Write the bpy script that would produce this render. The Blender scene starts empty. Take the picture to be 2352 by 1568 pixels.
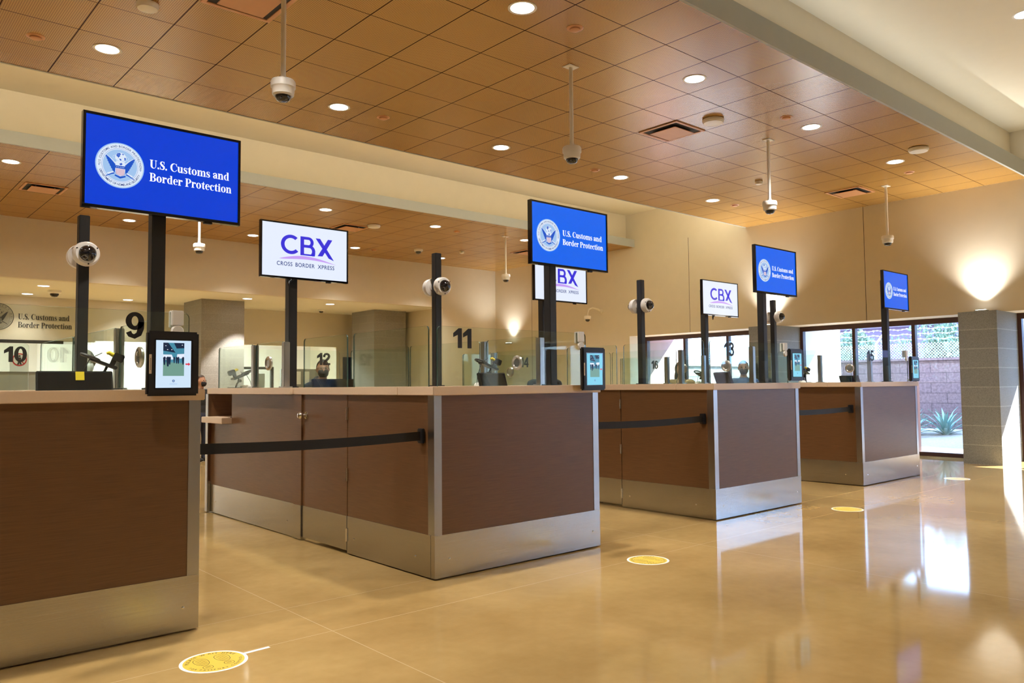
import bpy, bmesh, math, random
from mathutils import Vector, Matrix, Euler
random.seed(7)
sc = bpy.context.scene
COL = sc.collection
PI = math.pi
R = math.radians

# ------------------------------------------------------------------ materials
MATS = {}
def nodes(name):
    m = bpy.data.materials.new(name); m.use_nodes = True
    nt = m.node_tree; b = nt.nodes['Principled BSDF']
    return m, nt, b
def N(nt, t, **k):
    n = nt.nodes.new(t)
    for a, v in k.items(): setattr(n, a, v)
    return n
def mat(name, col, rough=.5, metal=0.0, spec=.5, noise=0.0, nscale=(6, 6, 6), bump=0.0, coat=0.0):
    m, nt, b = nodes(name)
    b.inputs['Base Color'].default_value = (*col, 1)
    b.inputs['Roughness'].default_value = rough
    b.inputs['Metallic'].default_value = metal
    b.inputs['Specular IOR Level'].default_value = spec
    b.inputs['Coat Weight'].default_value = coat
    tc = N(nt, 'ShaderNodeTexCoord'); mp = N(nt, 'ShaderNodeMapping'); mp.inputs['Scale'].default_value = nscale
    nz = N(nt, 'ShaderNodeTexNoise'); nz.inputs['Scale'].default_value = 1; nz.inputs['Detail'].default_value = 4
    nt.links.new(tc.outputs['Object'], mp.inputs['Vector']); nt.links.new(mp.outputs['Vector'], nz.inputs['Vector'])
    mx = N(nt, 'ShaderNodeMix', data_type='RGBA')
    mx.inputs['A'].default_value = (*[c * (1 - noise) for c in col], 1)
    mx.inputs['B'].default_value = (*[min(1, c * (1 + noise)) for c in col], 1)
    nt.links.new(nz.outputs['Fac'], mx.inputs['Factor']); nt.links.new(mx.outputs['Result'], b.inputs['Base Color'])
    if bump:
        bp = N(nt, 'ShaderNodeBump'); bp.inputs['Strength'].default_value = bump; bp.inputs['Distance'].default_value = .002
        nt.links.new(nz.outputs['Fac'], bp.inputs['Height']); nt.links.new(bp.outputs['Normal'], b.inputs['Normal'])
    MATS[name] = m
    return m
EXPO = .60
def emit(name, col, s=1.0):
    s /= 2 ** EXPO
    m, nt, b = nodes(name)
    b.inputs['Base Color'].default_value = (0, 0, 0, 1); b.inputs['Roughness'].default_value = .25
    b.inputs['Emission Color'].default_value = (*col, 1); b.inputs['Emission Strength'].default_value = s
    MATS[name] = m
    return m
def srgb(r, g, b):
    f = lambda c: c / 12.92 if c <= .04045 else ((c + .055) / 1.055) ** 2.4
    return (f(r / 255), f(g / 255), f(b / 255))

mat('cream', (.72, .66, .53), .75, noise=.03)
mat('offwhite', (.84, .81, .70), .8, noise=.02)
mat('white_paint', (.82, .80, .76), .7, noise=.02)
mat('fascia_grey', (.42, .45, .45), .6, noise=.03)
mat('counter', (.72, .565, .42), .35, noise=.04, nscale=(90, 90, 90))
mat('black_metal', (.012, .013, .016), .45, noise=.1)
mat('black_plastic', (.010, .010, .013), .4, noise=.1)
mat('gloss_black', (.006, .006, .010), .08)
mat('white_plastic', (.88, .87, .84), .35, noise=.02)
mat('dome_glass', (.01, .01, .012), .04, coat=.6)
mat('steel', (.60, .575, .54), .30, 1.0)
mat('chrome', (.75, .74, .72), .12, 1.0)
mat('post_metal', (.45, .45, .46), .28, 1.0)
mat('belt', (.008, .008, .010), .7, noise=.2, nscale=(200, 200, 200))
mat('frame_brown', (.055, .022, .020), .45, noise=.1)
mat('decal_black', (.012, .012, .014), .5)
mat('yellow', (.80, .62, .02), .5)
mat('sticker_yellow', (.72, .53, .07), .45)
mat('sticker_white', (.85, .84, .80), .45)
mat('paper', (.85, .85, .83), .7)
mat('red', (.6, .02, .03), .5)
mat('tile_plain', (.60, .31, .155), .45, noise=.05)
mat('vent_dark', (.02, .016, .014), .7)
mat('skin', (.44, .235, .15), .5, noise=.06)
mat('skin_dark', (.16, .08, .05), .5, noise=.06)
mat('skin_light', (.56, .34, .24), .5, noise=.06)
mat('navy', (.012, .018, .045), .8, noise=.15)
mat('shirt_blue', (.06, .14, .34), .8, noise=.15)
mat('shirt_black', (.012, .012, .014), .8, noise=.15)
mat('shirt_tan', (.40, .28, .15), .8, noise=.15)
mat('hair_black', (.010, .008, .007), .5, noise=.3, nscale=(80, 80, 20))
mat('hair_brown', (.05, .027, .014), .5, noise=.3, nscale=(80, 80, 20))
mat('hair_grey', (.34, .32, .30), .6, noise=.2, nscale=(80, 80, 20))
mat('mask_black', (.015, .016, .02), .8, noise=.1)
mat('mask_white', (.75, .78, .80), .8)
mat('gravel', (.36, .33, .30), .9, noise=.35, nscale=(26, 26, 26), bump=.6)
mat('agave', (.19, .33, .31), .45, noise=.15)
mat('leaf', (.10, .17, .12), .6, noise=.35)
mat('bark', (.14, .09, .06), .9, noise=.3)
mat('galv', (.50, .50, .52), .5, .2)
mat('barn', (.105, .075, .15), .8, noise=.08)
mat('sign_grey', (.035, .038, .042), .5)
mat('sign_pale', (.40, .37, .30), .6)
mat('pink_wall', (.40, .25, .24), .85, noise=.05)
mat('label_tan', (.62, .50, .38), .5)
mat('blue_glass', (.55, .68, .78), .2)
mat('grey_poster', (.45, .55, .60), .6)
emit('lamp_lens', (1.0, .95, .86), 14)
emit('soft_lens', (1.0, .96, .90), 6)
emit('scr_blue', srgb(0, 62, 214), 1.0)
emit('scr_blue_light', srgb(0, 100, 240), 1.0)
emit('scr_white', srgb(226, 234, 252), 1.05)
emit('scr_text', srgb(250, 252, 255), 1.1)
emit('scr_violet', srgb(58, 50, 215), 1.0)
emit('scr_lilac', srgb(200, 160, 245), 1.0)
emit('scr_navy', srgb(40, 62, 130), 1.0)
emit('seal_pale', srgb(222, 234, 250), 1.0)
emit('seal_mid', srgb(160, 196, 238), 1.0)
emit('seal_deep', srgb(24, 84, 200), 1.0)
emit('seal_red', srgb(214, 130, 150), 1.0)
emit('kiosk_pale', srgb(208, 230, 250), 1.0)
emit('kiosk_cyan', srgb(128, 208, 232), 1.0)
emit('kiosk_sky', srgb(70, 140, 165), 1.0)
emit('kiosk_floor', srgb(120, 165, 150), .9)
emit('kiosk_dark', srgb(25, 42, 70), .9)
emit('kiosk_red', srgb(225, 45, 70), 1.0)
emit('backroom', (.86, .94, 1.0), .9)

def build_floor_mat():
    m, nt, b = nodes('polished_concrete'); L = nt.links.new
    tc = N(nt, 'ShaderNodeTexCoord')
    n1 = N(nt, 'ShaderNodeTexNoise'); n1.inputs['Scale'].default_value = .9; n1.inputs['Detail'].default_value = 6; n1.inputs['Roughness'].default_value = .6
    n2 = N(nt, 'ShaderNodeTexNoise'); n2.inputs['Scale'].default_value = 14; n2.inputs['Detail'].default_value = 5
    L(tc.outputs['Object'], n1.inputs['Vector']); L(tc.outputs['Object'], n2.inputs['Vector'])
    r1 = N(nt, 'ShaderNodeValToRGB'); e = r1.color_ramp.elements
    e[0].position = .30; e[0].color = (.33, .213, .078, 1); e[1].position = .72; e[1].color = (.50, .342, .142, 1)
    L(n1.outputs['Fac'], r1.inputs['Fac'])
    mx = N(nt, 'ShaderNodeMix', data_type='RGBA', blend_type='MULTIPLY'); mx.inputs['Factor'].default_value = .35
    r2 = N(nt, 'ShaderNodeValToRGB'); r2.color_ramp.elements[0].position = .35; r2.color_ramp.elements[0].color = (.86, .84, .80, 1); r2.color_ramp.elements[1].position = .65
    L(n2.outputs['Fac'], r2.inputs['Fac']); L(r1.outputs['Color'], mx.inputs['A']); L(r2.outputs['Color'], mx.inputs['B'])
    sp = N(nt, 'ShaderNodeSeparateXYZ'); L(tc.outputs['Object'], sp.inputs['Vector'])
    acc = None
    for ax, off, per in (('X', 2.12, 3.3), ('Y', 4.46, 3.3), ('Y', 3.885, 6.6)):
        s = N(nt, 'ShaderNodeMath', operation='SUBTRACT'); s.inputs[1].default_value = off; L(sp.outputs[ax], s.inputs[0])
        p = N(nt, 'ShaderNodeMath', operation='PINGPONG'); p.inputs[1].default_value = per / 2; L(s.outputs[0], p.inputs[0])
        c = N(nt, 'ShaderNodeMath', operation='LESS_THAN'); c.inputs[1].default_value = .0020; L(p.outputs[0], c.inputs[0])
        if acc is None: acc = c
        else:
            a = N(nt, 'ShaderNodeMath', operation='MAXIMUM'); L(acc.outputs[0], a.inputs[0]); L(c.outputs[0], a.inputs[1]); acc = a
    m2 = N(nt, 'ShaderNodeMix', data_type='RGBA'); L(acc.outputs[0], m2.inputs['Factor'])
    L(mx.outputs['Result'], m2.inputs['A']); m2.inputs['B'].default_value = (.58, .44, .26, 1)
    L(m2.outputs['Result'], b.inputs['Base Color'])
    rr = N(nt, 'ShaderNodeMapRange'); rr.inputs['To Min'].default_value = .035; rr.inputs['To Max'].default_value = .10
    L(n1.outputs['Fac'], rr.inputs['Value']); L(rr.outputs['Result'], b.inputs['Roughness'])
    b.inputs['Specular IOR Level'].default_value = .42
    MATS['floor'] = m
build_floor_mat()

TX0, TDX, TY0, TDY = 1.645, .5977, 7.545, .6218
def build_tile_mat():
    m, nt, b = nodes('ceiling_tile'); L = nt.links.new
    tc = N(nt, 'ShaderNodeTexCoord'); sp = N(nt, 'ShaderNodeSeparateXYZ'); L(tc.outputs['Object'], sp.inputs['Vector'])
    def line(ax, off, per, w):
        s = N(nt, 'ShaderNodeMath', operation='SUBTRACT'); s.inputs[1].default_value = off; L(sp.outputs[ax], s.inputs[0])
        p = N(nt, 'ShaderNodeMath', operation='PINGPONG'); p.inputs[1].default_value = per / 2; L(s.outputs[0], p.inputs[0])
        c = N(nt, 'ShaderNodeMath', operation='LESS_THAN'); c.inputs[1].default_value = w; L(p.outputs[0], c.inputs[0])
        return p, c
    _, lx = line('X', TX0, TDX, .0045); _, ly = line('Y', TY0, TDY, .0045)
    mxl = N(nt, 'ShaderNodeMath', operation='MAXIMUM'); L(lx.outputs[0], mxl.inputs[0]); L(ly.outputs[0], mxl.inputs[1])
    px, _ = line('X', TX0, .0166, 0); py, _ = line('Y', TY0, .0166, 0)
    sq = []
    for p in (px, py):
        q = N(nt, 'ShaderNodeMath', operation='SUBTRACT'); q.inputs[1].default_value = .0083; L(p.outputs[0], q.inputs[0])
        q2 = N(nt, 'ShaderNodeMath', operation='POWER'); q2.inputs[1].default_value = 2; L(q.outputs[0], q2.inputs[0]); sq.append(q2)
    ad = N(nt, 'ShaderNodeMath', operation='ADD'); L(sq[0].outputs[0], ad.inputs[0]); L(sq[1].outputs[0], ad.inputs[1])
    dot = N(nt, 'ShaderNodeMath', operation='LESS_THAN'); dot.inputs[1].default_value = .0040 ** 2; L(ad.outputs[0], dot.inputs[0])
    nz = N(nt, 'ShaderNodeTexNoise'); nz.inputs['Scale'].default_value = 1.1; L(tc.outputs['Object'], nz.inputs['Vector'])
    base = N(nt, 'ShaderNodeMix', data_type='RGBA'); base.inputs['A'].default_value = (.43, .242, .060, 1); base.inputs['B'].default_value = (.49, .282, .076, 1)
    L(nz.outputs['Fac'], base.inputs['Factor'])
    d = N(nt, 'ShaderNodeMix', data_type='RGBA'); L(dot.outputs[0], d.inputs['Factor']); L(base.outputs['Result'], d.inputs['A']); d.inputs['B'].default_value = (.13, .055, .018, 1)
    g = N(nt, 'ShaderNodeMix', data_type='RGBA'); L(mxl.outputs[0], g.inputs['Factor']); L(d.outputs['Result'], g.inputs['A']); g.inputs['B'].default_value = (.035, .014, .006, 1)
    L(g.outputs['Result'], b.inputs['Base Color'])
    b.inputs['Roughness'].default_value = .27
    spc = N(nt, 'ShaderNodeMapRange'); spc.inputs['To Min'].default_value = .6; spc.inputs['To Max'].default_value = 0; L(mxl.outputs[0], spc.inputs['Value']); L(spc.outputs['Result'], b.inputs['Specular IOR Level'])
    MATS['tile'] = m
build_tile_mat()

def build_wood():
    m, nt, b = nodes('wood_laminate'); L = nt.links.new
    tc = N(nt, 'ShaderNodeTexCoord'); mp = N(nt, 'ShaderNodeMapping'); mp.inputs['Scale'].default_value = (3, 3, 150)
    nz = N(nt, 'ShaderNodeTexNoise'); nz.inputs['Scale'].default_value = 1.6; nz.inputs['Detail'].default_value = 7; nz.inputs['Roughness'].default_value = .65
    L(tc.outputs['Object'], mp.inputs['Vector']); L(mp.outputs['Vector'], nz.inputs['Vector'])
    r = N(nt, 'ShaderNodeValToRGB'); e = r.color_ramp.elements
    e[0].position = .25; e[0].color = (.095, .045, .018, 1); e[1].position = .75; e[1].color = (.175, .086, .037, 1)
    L(nz.outputs['Fac'], r.inputs['Fac']); L(r.outputs['Color'], b.inputs['Base Color'])
    b.inputs['Roughness'].default_value = .36; b.inputs['Specular IOR Level'].default_value = .5
    MATS['wood'] = m
build_wood()

def build_brushed():
    m, nt, b = nodes('brushed_steel'); L = nt.links.new
    tc = N(nt, 'ShaderNodeTexCoord'); mp = N(nt, 'ShaderNodeMapping'); mp.inputs['Scale'].default_value = (1.0, 1.0, 900)
    nz = N(nt, 'ShaderNodeTexNoise'); nz.inputs['Scale'].default_value = 1.5; nz.inputs['Detail'].default_value = 3
    L(tc.outputs['Object'], mp.inputs['Vector']); L(mp.outputs['Vector'], nz.inputs['Vector'])
    bp = N(nt, 'ShaderNodeBump'); bp.inputs['Strength'].default_value = .4; bp.inputs['Distance'].default_value = .0004
    L(nz.outputs['Fac'], bp.inputs['Height']); L(bp.outputs['Normal'], b.inputs['Normal'])
    r = N(nt, 'ShaderNodeValToRGB'); e = r.color_ramp.elements
    e[0].position = .3; e[0].color = (.44, .43, .415, 1); e[1].position = .7; e[1].color = (.48, .47, .46, 1)
    L(nz.outputs['Fac'], r.inputs['Fac']); L(r.outputs['Color'], b.inputs['Base Color'])
    b.inputs['Metallic'].default_value = 1; b.inputs['Roughness'].default_value = .22
    MATS['brushed'] = m
build_brushed()

def build_block(name, c1, c2, mortar, scale, bw, bh, off=.5, ms=.012, rot=None):
    m, nt, b = nodes(name); L = nt.links.new
    tc = N(nt, 'ShaderNodeTexCoord')
    sp = N(nt, 'ShaderNodeSeparateXYZ'); L(tc.outputs['Object'], sp.inputs['Vector'])
    ad = N(nt, 'ShaderNodeMath', operation='ADD'); L(sp.outputs['X'], ad.inputs[0]); L(sp.outputs['Y'], ad.inputs[1])
    cb = N(nt, 'ShaderNodeCombineXYZ'); L(ad.outputs[0], cb.inputs['X']); L(sp.outputs['Z'], cb.inputs['Y'])
    br = N(nt, 'ShaderNodeTexBrick'); br.offset = off
    br.inputs['Color1'].default_value = (*c1, 1); br.inputs['Color2'].default_value = (*c2, 1); br.inputs['Mortar'].default_value = (*mortar, 1)
    br.inputs['Scale'].default_value = 1; br.inputs['Mortar Size'].default_value = ms; br.inputs['Brick Width'].default_value = bw; br.inputs['Row Height'].default_value = bh
    L(cb.outputs['Vector'], br.inputs['Vector'])
    nz = N(nt, 'ShaderNodeTexNoise'); nz.inputs['Scale'].default_value = scale; nz.inputs['Detail'].default_value = 5; L(tc.outputs['Object'], nz.inputs['Vector'])
    r = N(nt, 'ShaderNodeValToRGB'); r.color_ramp.elements[0].position = .35; r.color_ramp.elements[0].color = (.62, .62, .62, 1); r.color_ramp.elements[1].position = .62
    L(nz.outputs['Fac'], r.inputs['Fac'])
    mx = N(nt, 'ShaderNodeMix', data_type='RGBA', blend_type='MULTIPLY'); mx.inputs['Factor'].default_value = 1
    L(br.outputs['Color'], mx.inputs['A']); L(r.outputs['Color'], mx.inputs['B']); L(mx.outputs['Result'], b.inputs['Base Color'])
    bp = N(nt, 'ShaderNodeBump'); bp.inputs['Strength'].default_value = .5; bp.inputs['Distance'].default_value = .004
    L(nz.outputs['Fac'], bp.inputs['Height']); L(bp.outputs['Normal'], b.inputs['Normal'])
    b.inputs['Roughness'].default_value = .85
    MATS[name] = m
build_block('column_block', (.275, .285, .28), (.25, .26, .255), (.38, .39, .375), 150, 400.0, .30, ms=.008)
build_block('bond_block', (.34, .325, .30), (.30, .29, .27), (.37, .355, .33), 150, .80, .20, ms=.006)
build_block('cmu_shaded', (.17, .125, .15), (.15, .11, .14), (.09, .065, .085), 22, .62, .21, ms=.010)  # violet shade of the face turned from the sun, put into the colour
build_block('cmu_sunlit', (.25, .235, .225), (.22, .21, .20), (.12, .11, .11), 16, .42, .21, ms=.012)  # lighter copy of the block, its sunlit tone put into the colour

def build_glass(name, tint, f=1.0):
    m = bpy.data.materials.new(name); m.use_nodes = True; nt = m.node_tree; nt.nodes.clear(); L = nt.links.new
    o = N(nt, 'ShaderNodeOutputMaterial'); mx = N(nt, 'ShaderNodeMixShader'); t = N(nt, 'ShaderNodeBsdfTransparent'); g = N(nt, 'ShaderNodeBsdfGlossy')
    t.inputs['Color'].default_value = (*tint, 1); g.inputs['Roughness'].default_value = .02; g.inputs['Color'].default_value = (.9, 1, .96, 1)
    lw = N(nt, 'ShaderNodeLayerWeight'); lw.inputs['Blend'].default_value = .5
    pw = N(nt, 'ShaderNodeMath', operation='POWER'); pw.inputs[1].default_value = 5; L(lw.outputs['Facing'], pw.inputs[0])
    fr = N(nt, 'ShaderNodeMath', operation='MULTIPLY_ADD'); fr.inputs[1].default_value = .55; fr.inputs[2].default_value = .035; L(pw.outputs[0], fr.inputs[0])
    L(fr.outputs[0], mx.inputs[0]); L(t.outputs[0], mx.inputs[1]); L(g.outputs[0], mx.inputs[2]); L(mx.outputs[0], o.inputs['Surface'])
    MATS[name] = m
build_glass('screen_glass', (.935, .972, .95))
build_glass('window_glass', (.97, .985, .99))
mat('glass_edge', (.035, .07, .06), .15)

# ------------------------------------------------------------------ mesh helpers
class MB:
    def __init__(s): s.v = []; s.f = []; s.mi = []; s.mats = []
    def m(s, name):
        if name not in s.mats: s.mats.append(name)
        return s.mats.index(name)
    def add(s, verts, faces, mname):
        o = len(s.v); k = s.m(mname); s.v += [tuple(v) for v in verts]
        for f in faces: s.f.append(tuple(i + o for i in f)); s.mi.append(k)
        return s
    def box(s, x0, x1, y0, y1, z0, z1, mname, bev=0):
        bm = bmesh.new(); bmesh.ops.create_cube(bm, size=1)
        for v in bm.verts: v.co = Vector(((x0 + x1) / 2 + v.co.x * (x1 - x0), (y0 + y1) / 2 + v.co.y * (y1 - y0), (z0 + z1) / 2 + v.co.z * (z1 - z0)))
        if bev: bmesh.ops.bevel(bm, geom=list(bm.edges), offset=bev, segments=2, affect='EDGES')
        s.bm(bm, mname); return s
    def bm(s, bm, mname, M=None):
        bm.verts.index_update()
        vs = [(M @ v.co if M else v.co).copy() for v in bm.verts]
        s.add(vs, [[v.index for v in f.verts] for f in bm.faces], mname); bm.free(); return s
    def lathe(s, prof, mname, n=28, M=None):
        vs = []; fs = []
        for (r, z) in prof:
            for i in range(n):
                a = 2 * PI * i / n; vs.append(Vector((r * math.cos(a), r * math.sin(a), z)))
        for j in range(len(prof) - 1):
            for i in range(n):
                fs.append((j * n + i, j * n + (i + 1) % n, (j + 1) * n + (i + 1) % n, (j + 1) * n + i))
        fs.append(tuple(reversed(range(n)))); fs.append(tuple((len(prof) - 1) * n + i for i in range(n)))
        if M: vs = [M @ v for v in vs]
        s.add(vs, fs, mname); return s
    def tube(s, pts, rad, mname, n=10):
        pts = [Vector(p) for p in pts]; vs = []; fs = []
        rads = rad if isinstance(rad, (list, tuple)) else [rad] * len(pts)
        up = None
        for k, p in enumerate(pts):
            d = (pts[min(k + 1, len(pts) - 1)] - pts[max(k - 1, 0)]).normalized()
            if up is None:
                up = Vector((0, 0, 1)) if abs(d.z) < .9 else Vector((1, 0, 0))
            a = d.cross(up).normalized(); b = a.cross(d).normalized(); up = b
            for i in range(n):
                t = 2 * PI * i / n; vs.append(p + (a * math.cos(t) + b * math.sin(t)) * rads[k])
        for k in range(len(pts) - 1):
            for i in range(n): fs.append((k * n + i, k * n + (i + 1) % n, (k + 1) * n + (i + 1) % n, (k + 1) * n + i))
        fs.append(tuple(reversed(range(n)))); fs.append(tuple((len(pts) - 1) * n + i for i in range(n)))
        s.add(vs, fs, mname); return s
    def poly(s, pts2, mname, y=0.0, flip=False):     # polygon in the local XZ plane, facing -Y
        s.add([(p[0], y, p[1]) for p in pts2], [tuple(range(len(pts2)))], mname); return s
    def prism(s, pts2, y0, y1, mname):                # XZ outline extruded along Y
        n = len(pts2); vs = [(p[0], y0, p[1]) for p in pts2] + [(p[0], y1, p[1]) for p in pts2]
        fs = [tuple(range(n)), tuple(reversed(range(n, 2 * n)))] + [(i, n + i, n + (i + 1) % n, (i + 1) % n) for i in range(n)]
        s.add(vs, fs, mname); return s
    def xf(s, M): s.v = [tuple(M @ Vector(v)) for v in s.v]; return s
    def build(s, name, parent=None, smooth=True, loc=None, rot=None, label=None, angle=35):
        me = bpy.data.meshes.new(name); me.from_pydata(s.v, [], s.f); me.update()
        for mn in s.mats: me.materials.append(MATS[mn])
        me.polygons.foreach_set('material_index', s.mi)
        b = bmesh.new(); b.from_mesh(me)
        if True: bmesh.ops.recalc_face_normals(b, faces=b.faces)
        b.to_mesh(me); b.free()
        if smooth:
            me.polygons.foreach_set('use_smooth', [True] * len(me.polygons)); me.set_sharp_from_angle(angle=R(angle))
        o = bpy.data.objects.new(name, me); COL.objects.link(o)
        if parent: o.parent = parent
        if loc: o.location = loc
        if rot: o.rotation_euler = rot
        if label: o['label'] = label
        return o
def tag(o, label, cat, group=None, kind=None):
    o['label'] = label; o['category'] = cat
    if group: o['group'] = group
    if kind: o['kind'] = kind
    return o
def struct(o, label=None, cat=None):
    o['kind'] = 'structure'
    if label: o['label'] = label
    if cat: o['category'] = cat
    return o
def empty(name, loc, label, cat, group=None, rz=0.0):
    o = bpy.data.objects.new(name, None); COL.objects.link(o); o.location = loc; o.rotation_euler = (0, 0, rz); o.empty_display_size = .1
    return tag(o, label, cat, group)
def dup(root, loc, label, rz=None, group=None, scale=None):
    def cp(o, par):
        c = o.copy(); COL.objects.link(c)
        if par: c.parent = par; c.matrix_parent_inverse = o.matrix_parent_inverse.copy()
        for ch in list(o.children): cp(ch, c)
        return c
    r = cp(root, None); r.location = loc; r['label'] = label
    if rz is not None: r.rotation_euler = (0, 0, rz)
    if group: r['group'] = group
    if scale: r.scale = scale
    return r

# ------------------------------------------------------------------ lettering
_tc = {}
def font_polys(txt, size, bold=0.0, spacing=1.0):
    cu = bpy.data.curves.new('lettering_src', 'FONT'); cu.body = txt; cu.size = size; cu.offset = bold * size; cu.space_character = spacing
    cu.fill_mode = 'FRONT'; cu.resolution_u = 5
    ob = bpy.data.objects.new('lettering_src', cu); COL.objects.link(ob)
    bpy.context.view_layer.update()
    dg = bpy.context.evaluated_depsgraph_get(); me = bpy.data.meshes.new_from_object(ob.evaluated_get(dg))
    vs = [(v.co.x, v.co.y) for v in me.vertices]; fs = [tuple(p.vertices) for p in me.polygons]
    bpy.data.objects.remove(ob); bpy.data.curves.remove(cu); bpy.data.meshes.remove(me)
    return vs, fs
def put_text(mb, txt, x, z, y, mname, h=None, w=None, bold=.02, center=False, rot=0.0, spacing=1.0, cap=None):
    vs, fs = font_polys(txt, 1.0, bold, spacing)
    if not vs: return
    x0 = min(v[0] for v in vs); x1 = max(v[0] for v in vs); z0 = min(v[1] for v in vs); z1 = max(v[1] for v in vs)
    sz = h / (z1 - z0) if h else w / (x1 - x0) if w else 1; sx = w / (x1 - x0) if w else sz
    if cap: sz = sx = cap / .70; z0, z1 = 0, .70
    ox = -(x0 + x1) / 2 * sx if center else -x0 * sx; oz = -(z0 + z1) / 2 * sz if center else -z0 * sz
    c, s_ = math.cos(rot), math.sin(rot); out = []
    for a, b in vs:
        p, q = a * sx + ox, b * sz + oz
        out.append((x + p * c - q * s_, y, z + p * s_ + q * c))
    mb.add(out, fs, mname)
_adv = {}
def adv(ch):
    if ch not in _adv:
        if ch == ' ': _adv[ch] = .34
        else:
            vs, _ = font_polys(ch, 1.0, .01); _adv[ch] = max(v[0] for v in vs) - min(v[0] for v in vs) + .11
    return _adv[ch]
def ring_text(mb, txt, cx, cz, rad, y, mname, h, a_mid, span, inside=False):
    ws = [adv(c) for c in txt]; tot = sum(ws); acc = 0
    for ch, wd in zip(txt, ws):
        t = (acc + wd / 2) / tot - .5; acc += wd
        if ch == ' ': continue
        a = a_mid - t * span if not inside else a_mid + t * span
        put_text(mb, ch, cx + rad * math.cos(a), cz + rad * math.sin(a), y, mname, cap=h, bold=.01, center=True, rot=a - PI / 2 if not inside else a + PI / 2)

def arcpts(cx, cy, rx, ry, a0, a1, n=18):
    return [(cx + rx * math.cos(R(a0 + (a1 - a0) * i / n)), cy + ry * math.sin(R(a0 + (a1 - a0) * i / n))) for i in range(n + 1)]
def ringq(o, i, a0, a1, n=18):
    A = arcpts(*o, a0, a1, n); B = arcpts(*i, a0, a1, n)
    return [[A[k], A[k + 1], B[k + 1], B[k]] for k in range(n)]
def strokeq(pts, ws):
    out = []; L = []; Rr = []
    for k, p in enumerate(pts):
        a = pts[max(0, k - 1)]; b = pts[min(len(pts) - 1, k + 1)]
        dx, dy = b[0] - a[0], b[1] - a[1]; l = math.hypot(dx, dy) or 1
        nx, ny = -dy / l, dx / l
        L.append((p[0] + nx * ws[k] / 2, p[1] + ny * ws[k] / 2)); Rr.append((p[0] - nx * ws[k] / 2, p[1] - ny * ws[k] / 2))
    return [[L[k], L[k + 1], Rr[k + 1], Rr[k]] for k in range(len(pts) - 1)]
def rq(x0, y0, x1, y1): return [[(x0, y0), (x1, y0), (x1, y1), (x0, y1)]]
def serif_S(w, h, s):
    pts = []; ws = []
    ctrl = [(.84, .80), (.70, .955), (.48, .965), (.26, .90), (.20, .74), (.34, .60), (.55, .49), (.78, .37), (.82, .22), (.68, .07), (.46, .035), (.24, .07), (.12, .22)]
    wid = [4, 6, 8, 14, 20, 24, 25, 24, 20, 14, 8, 6, 4]
    return strokeq([(a * w, b * h) for a, b in ctrl], [x * s for x in wid]) + rq(.80 * w, .66 * h, .87 * w, h) + rq(.08 * w, 0, .15 * w, .36 * h)
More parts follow.
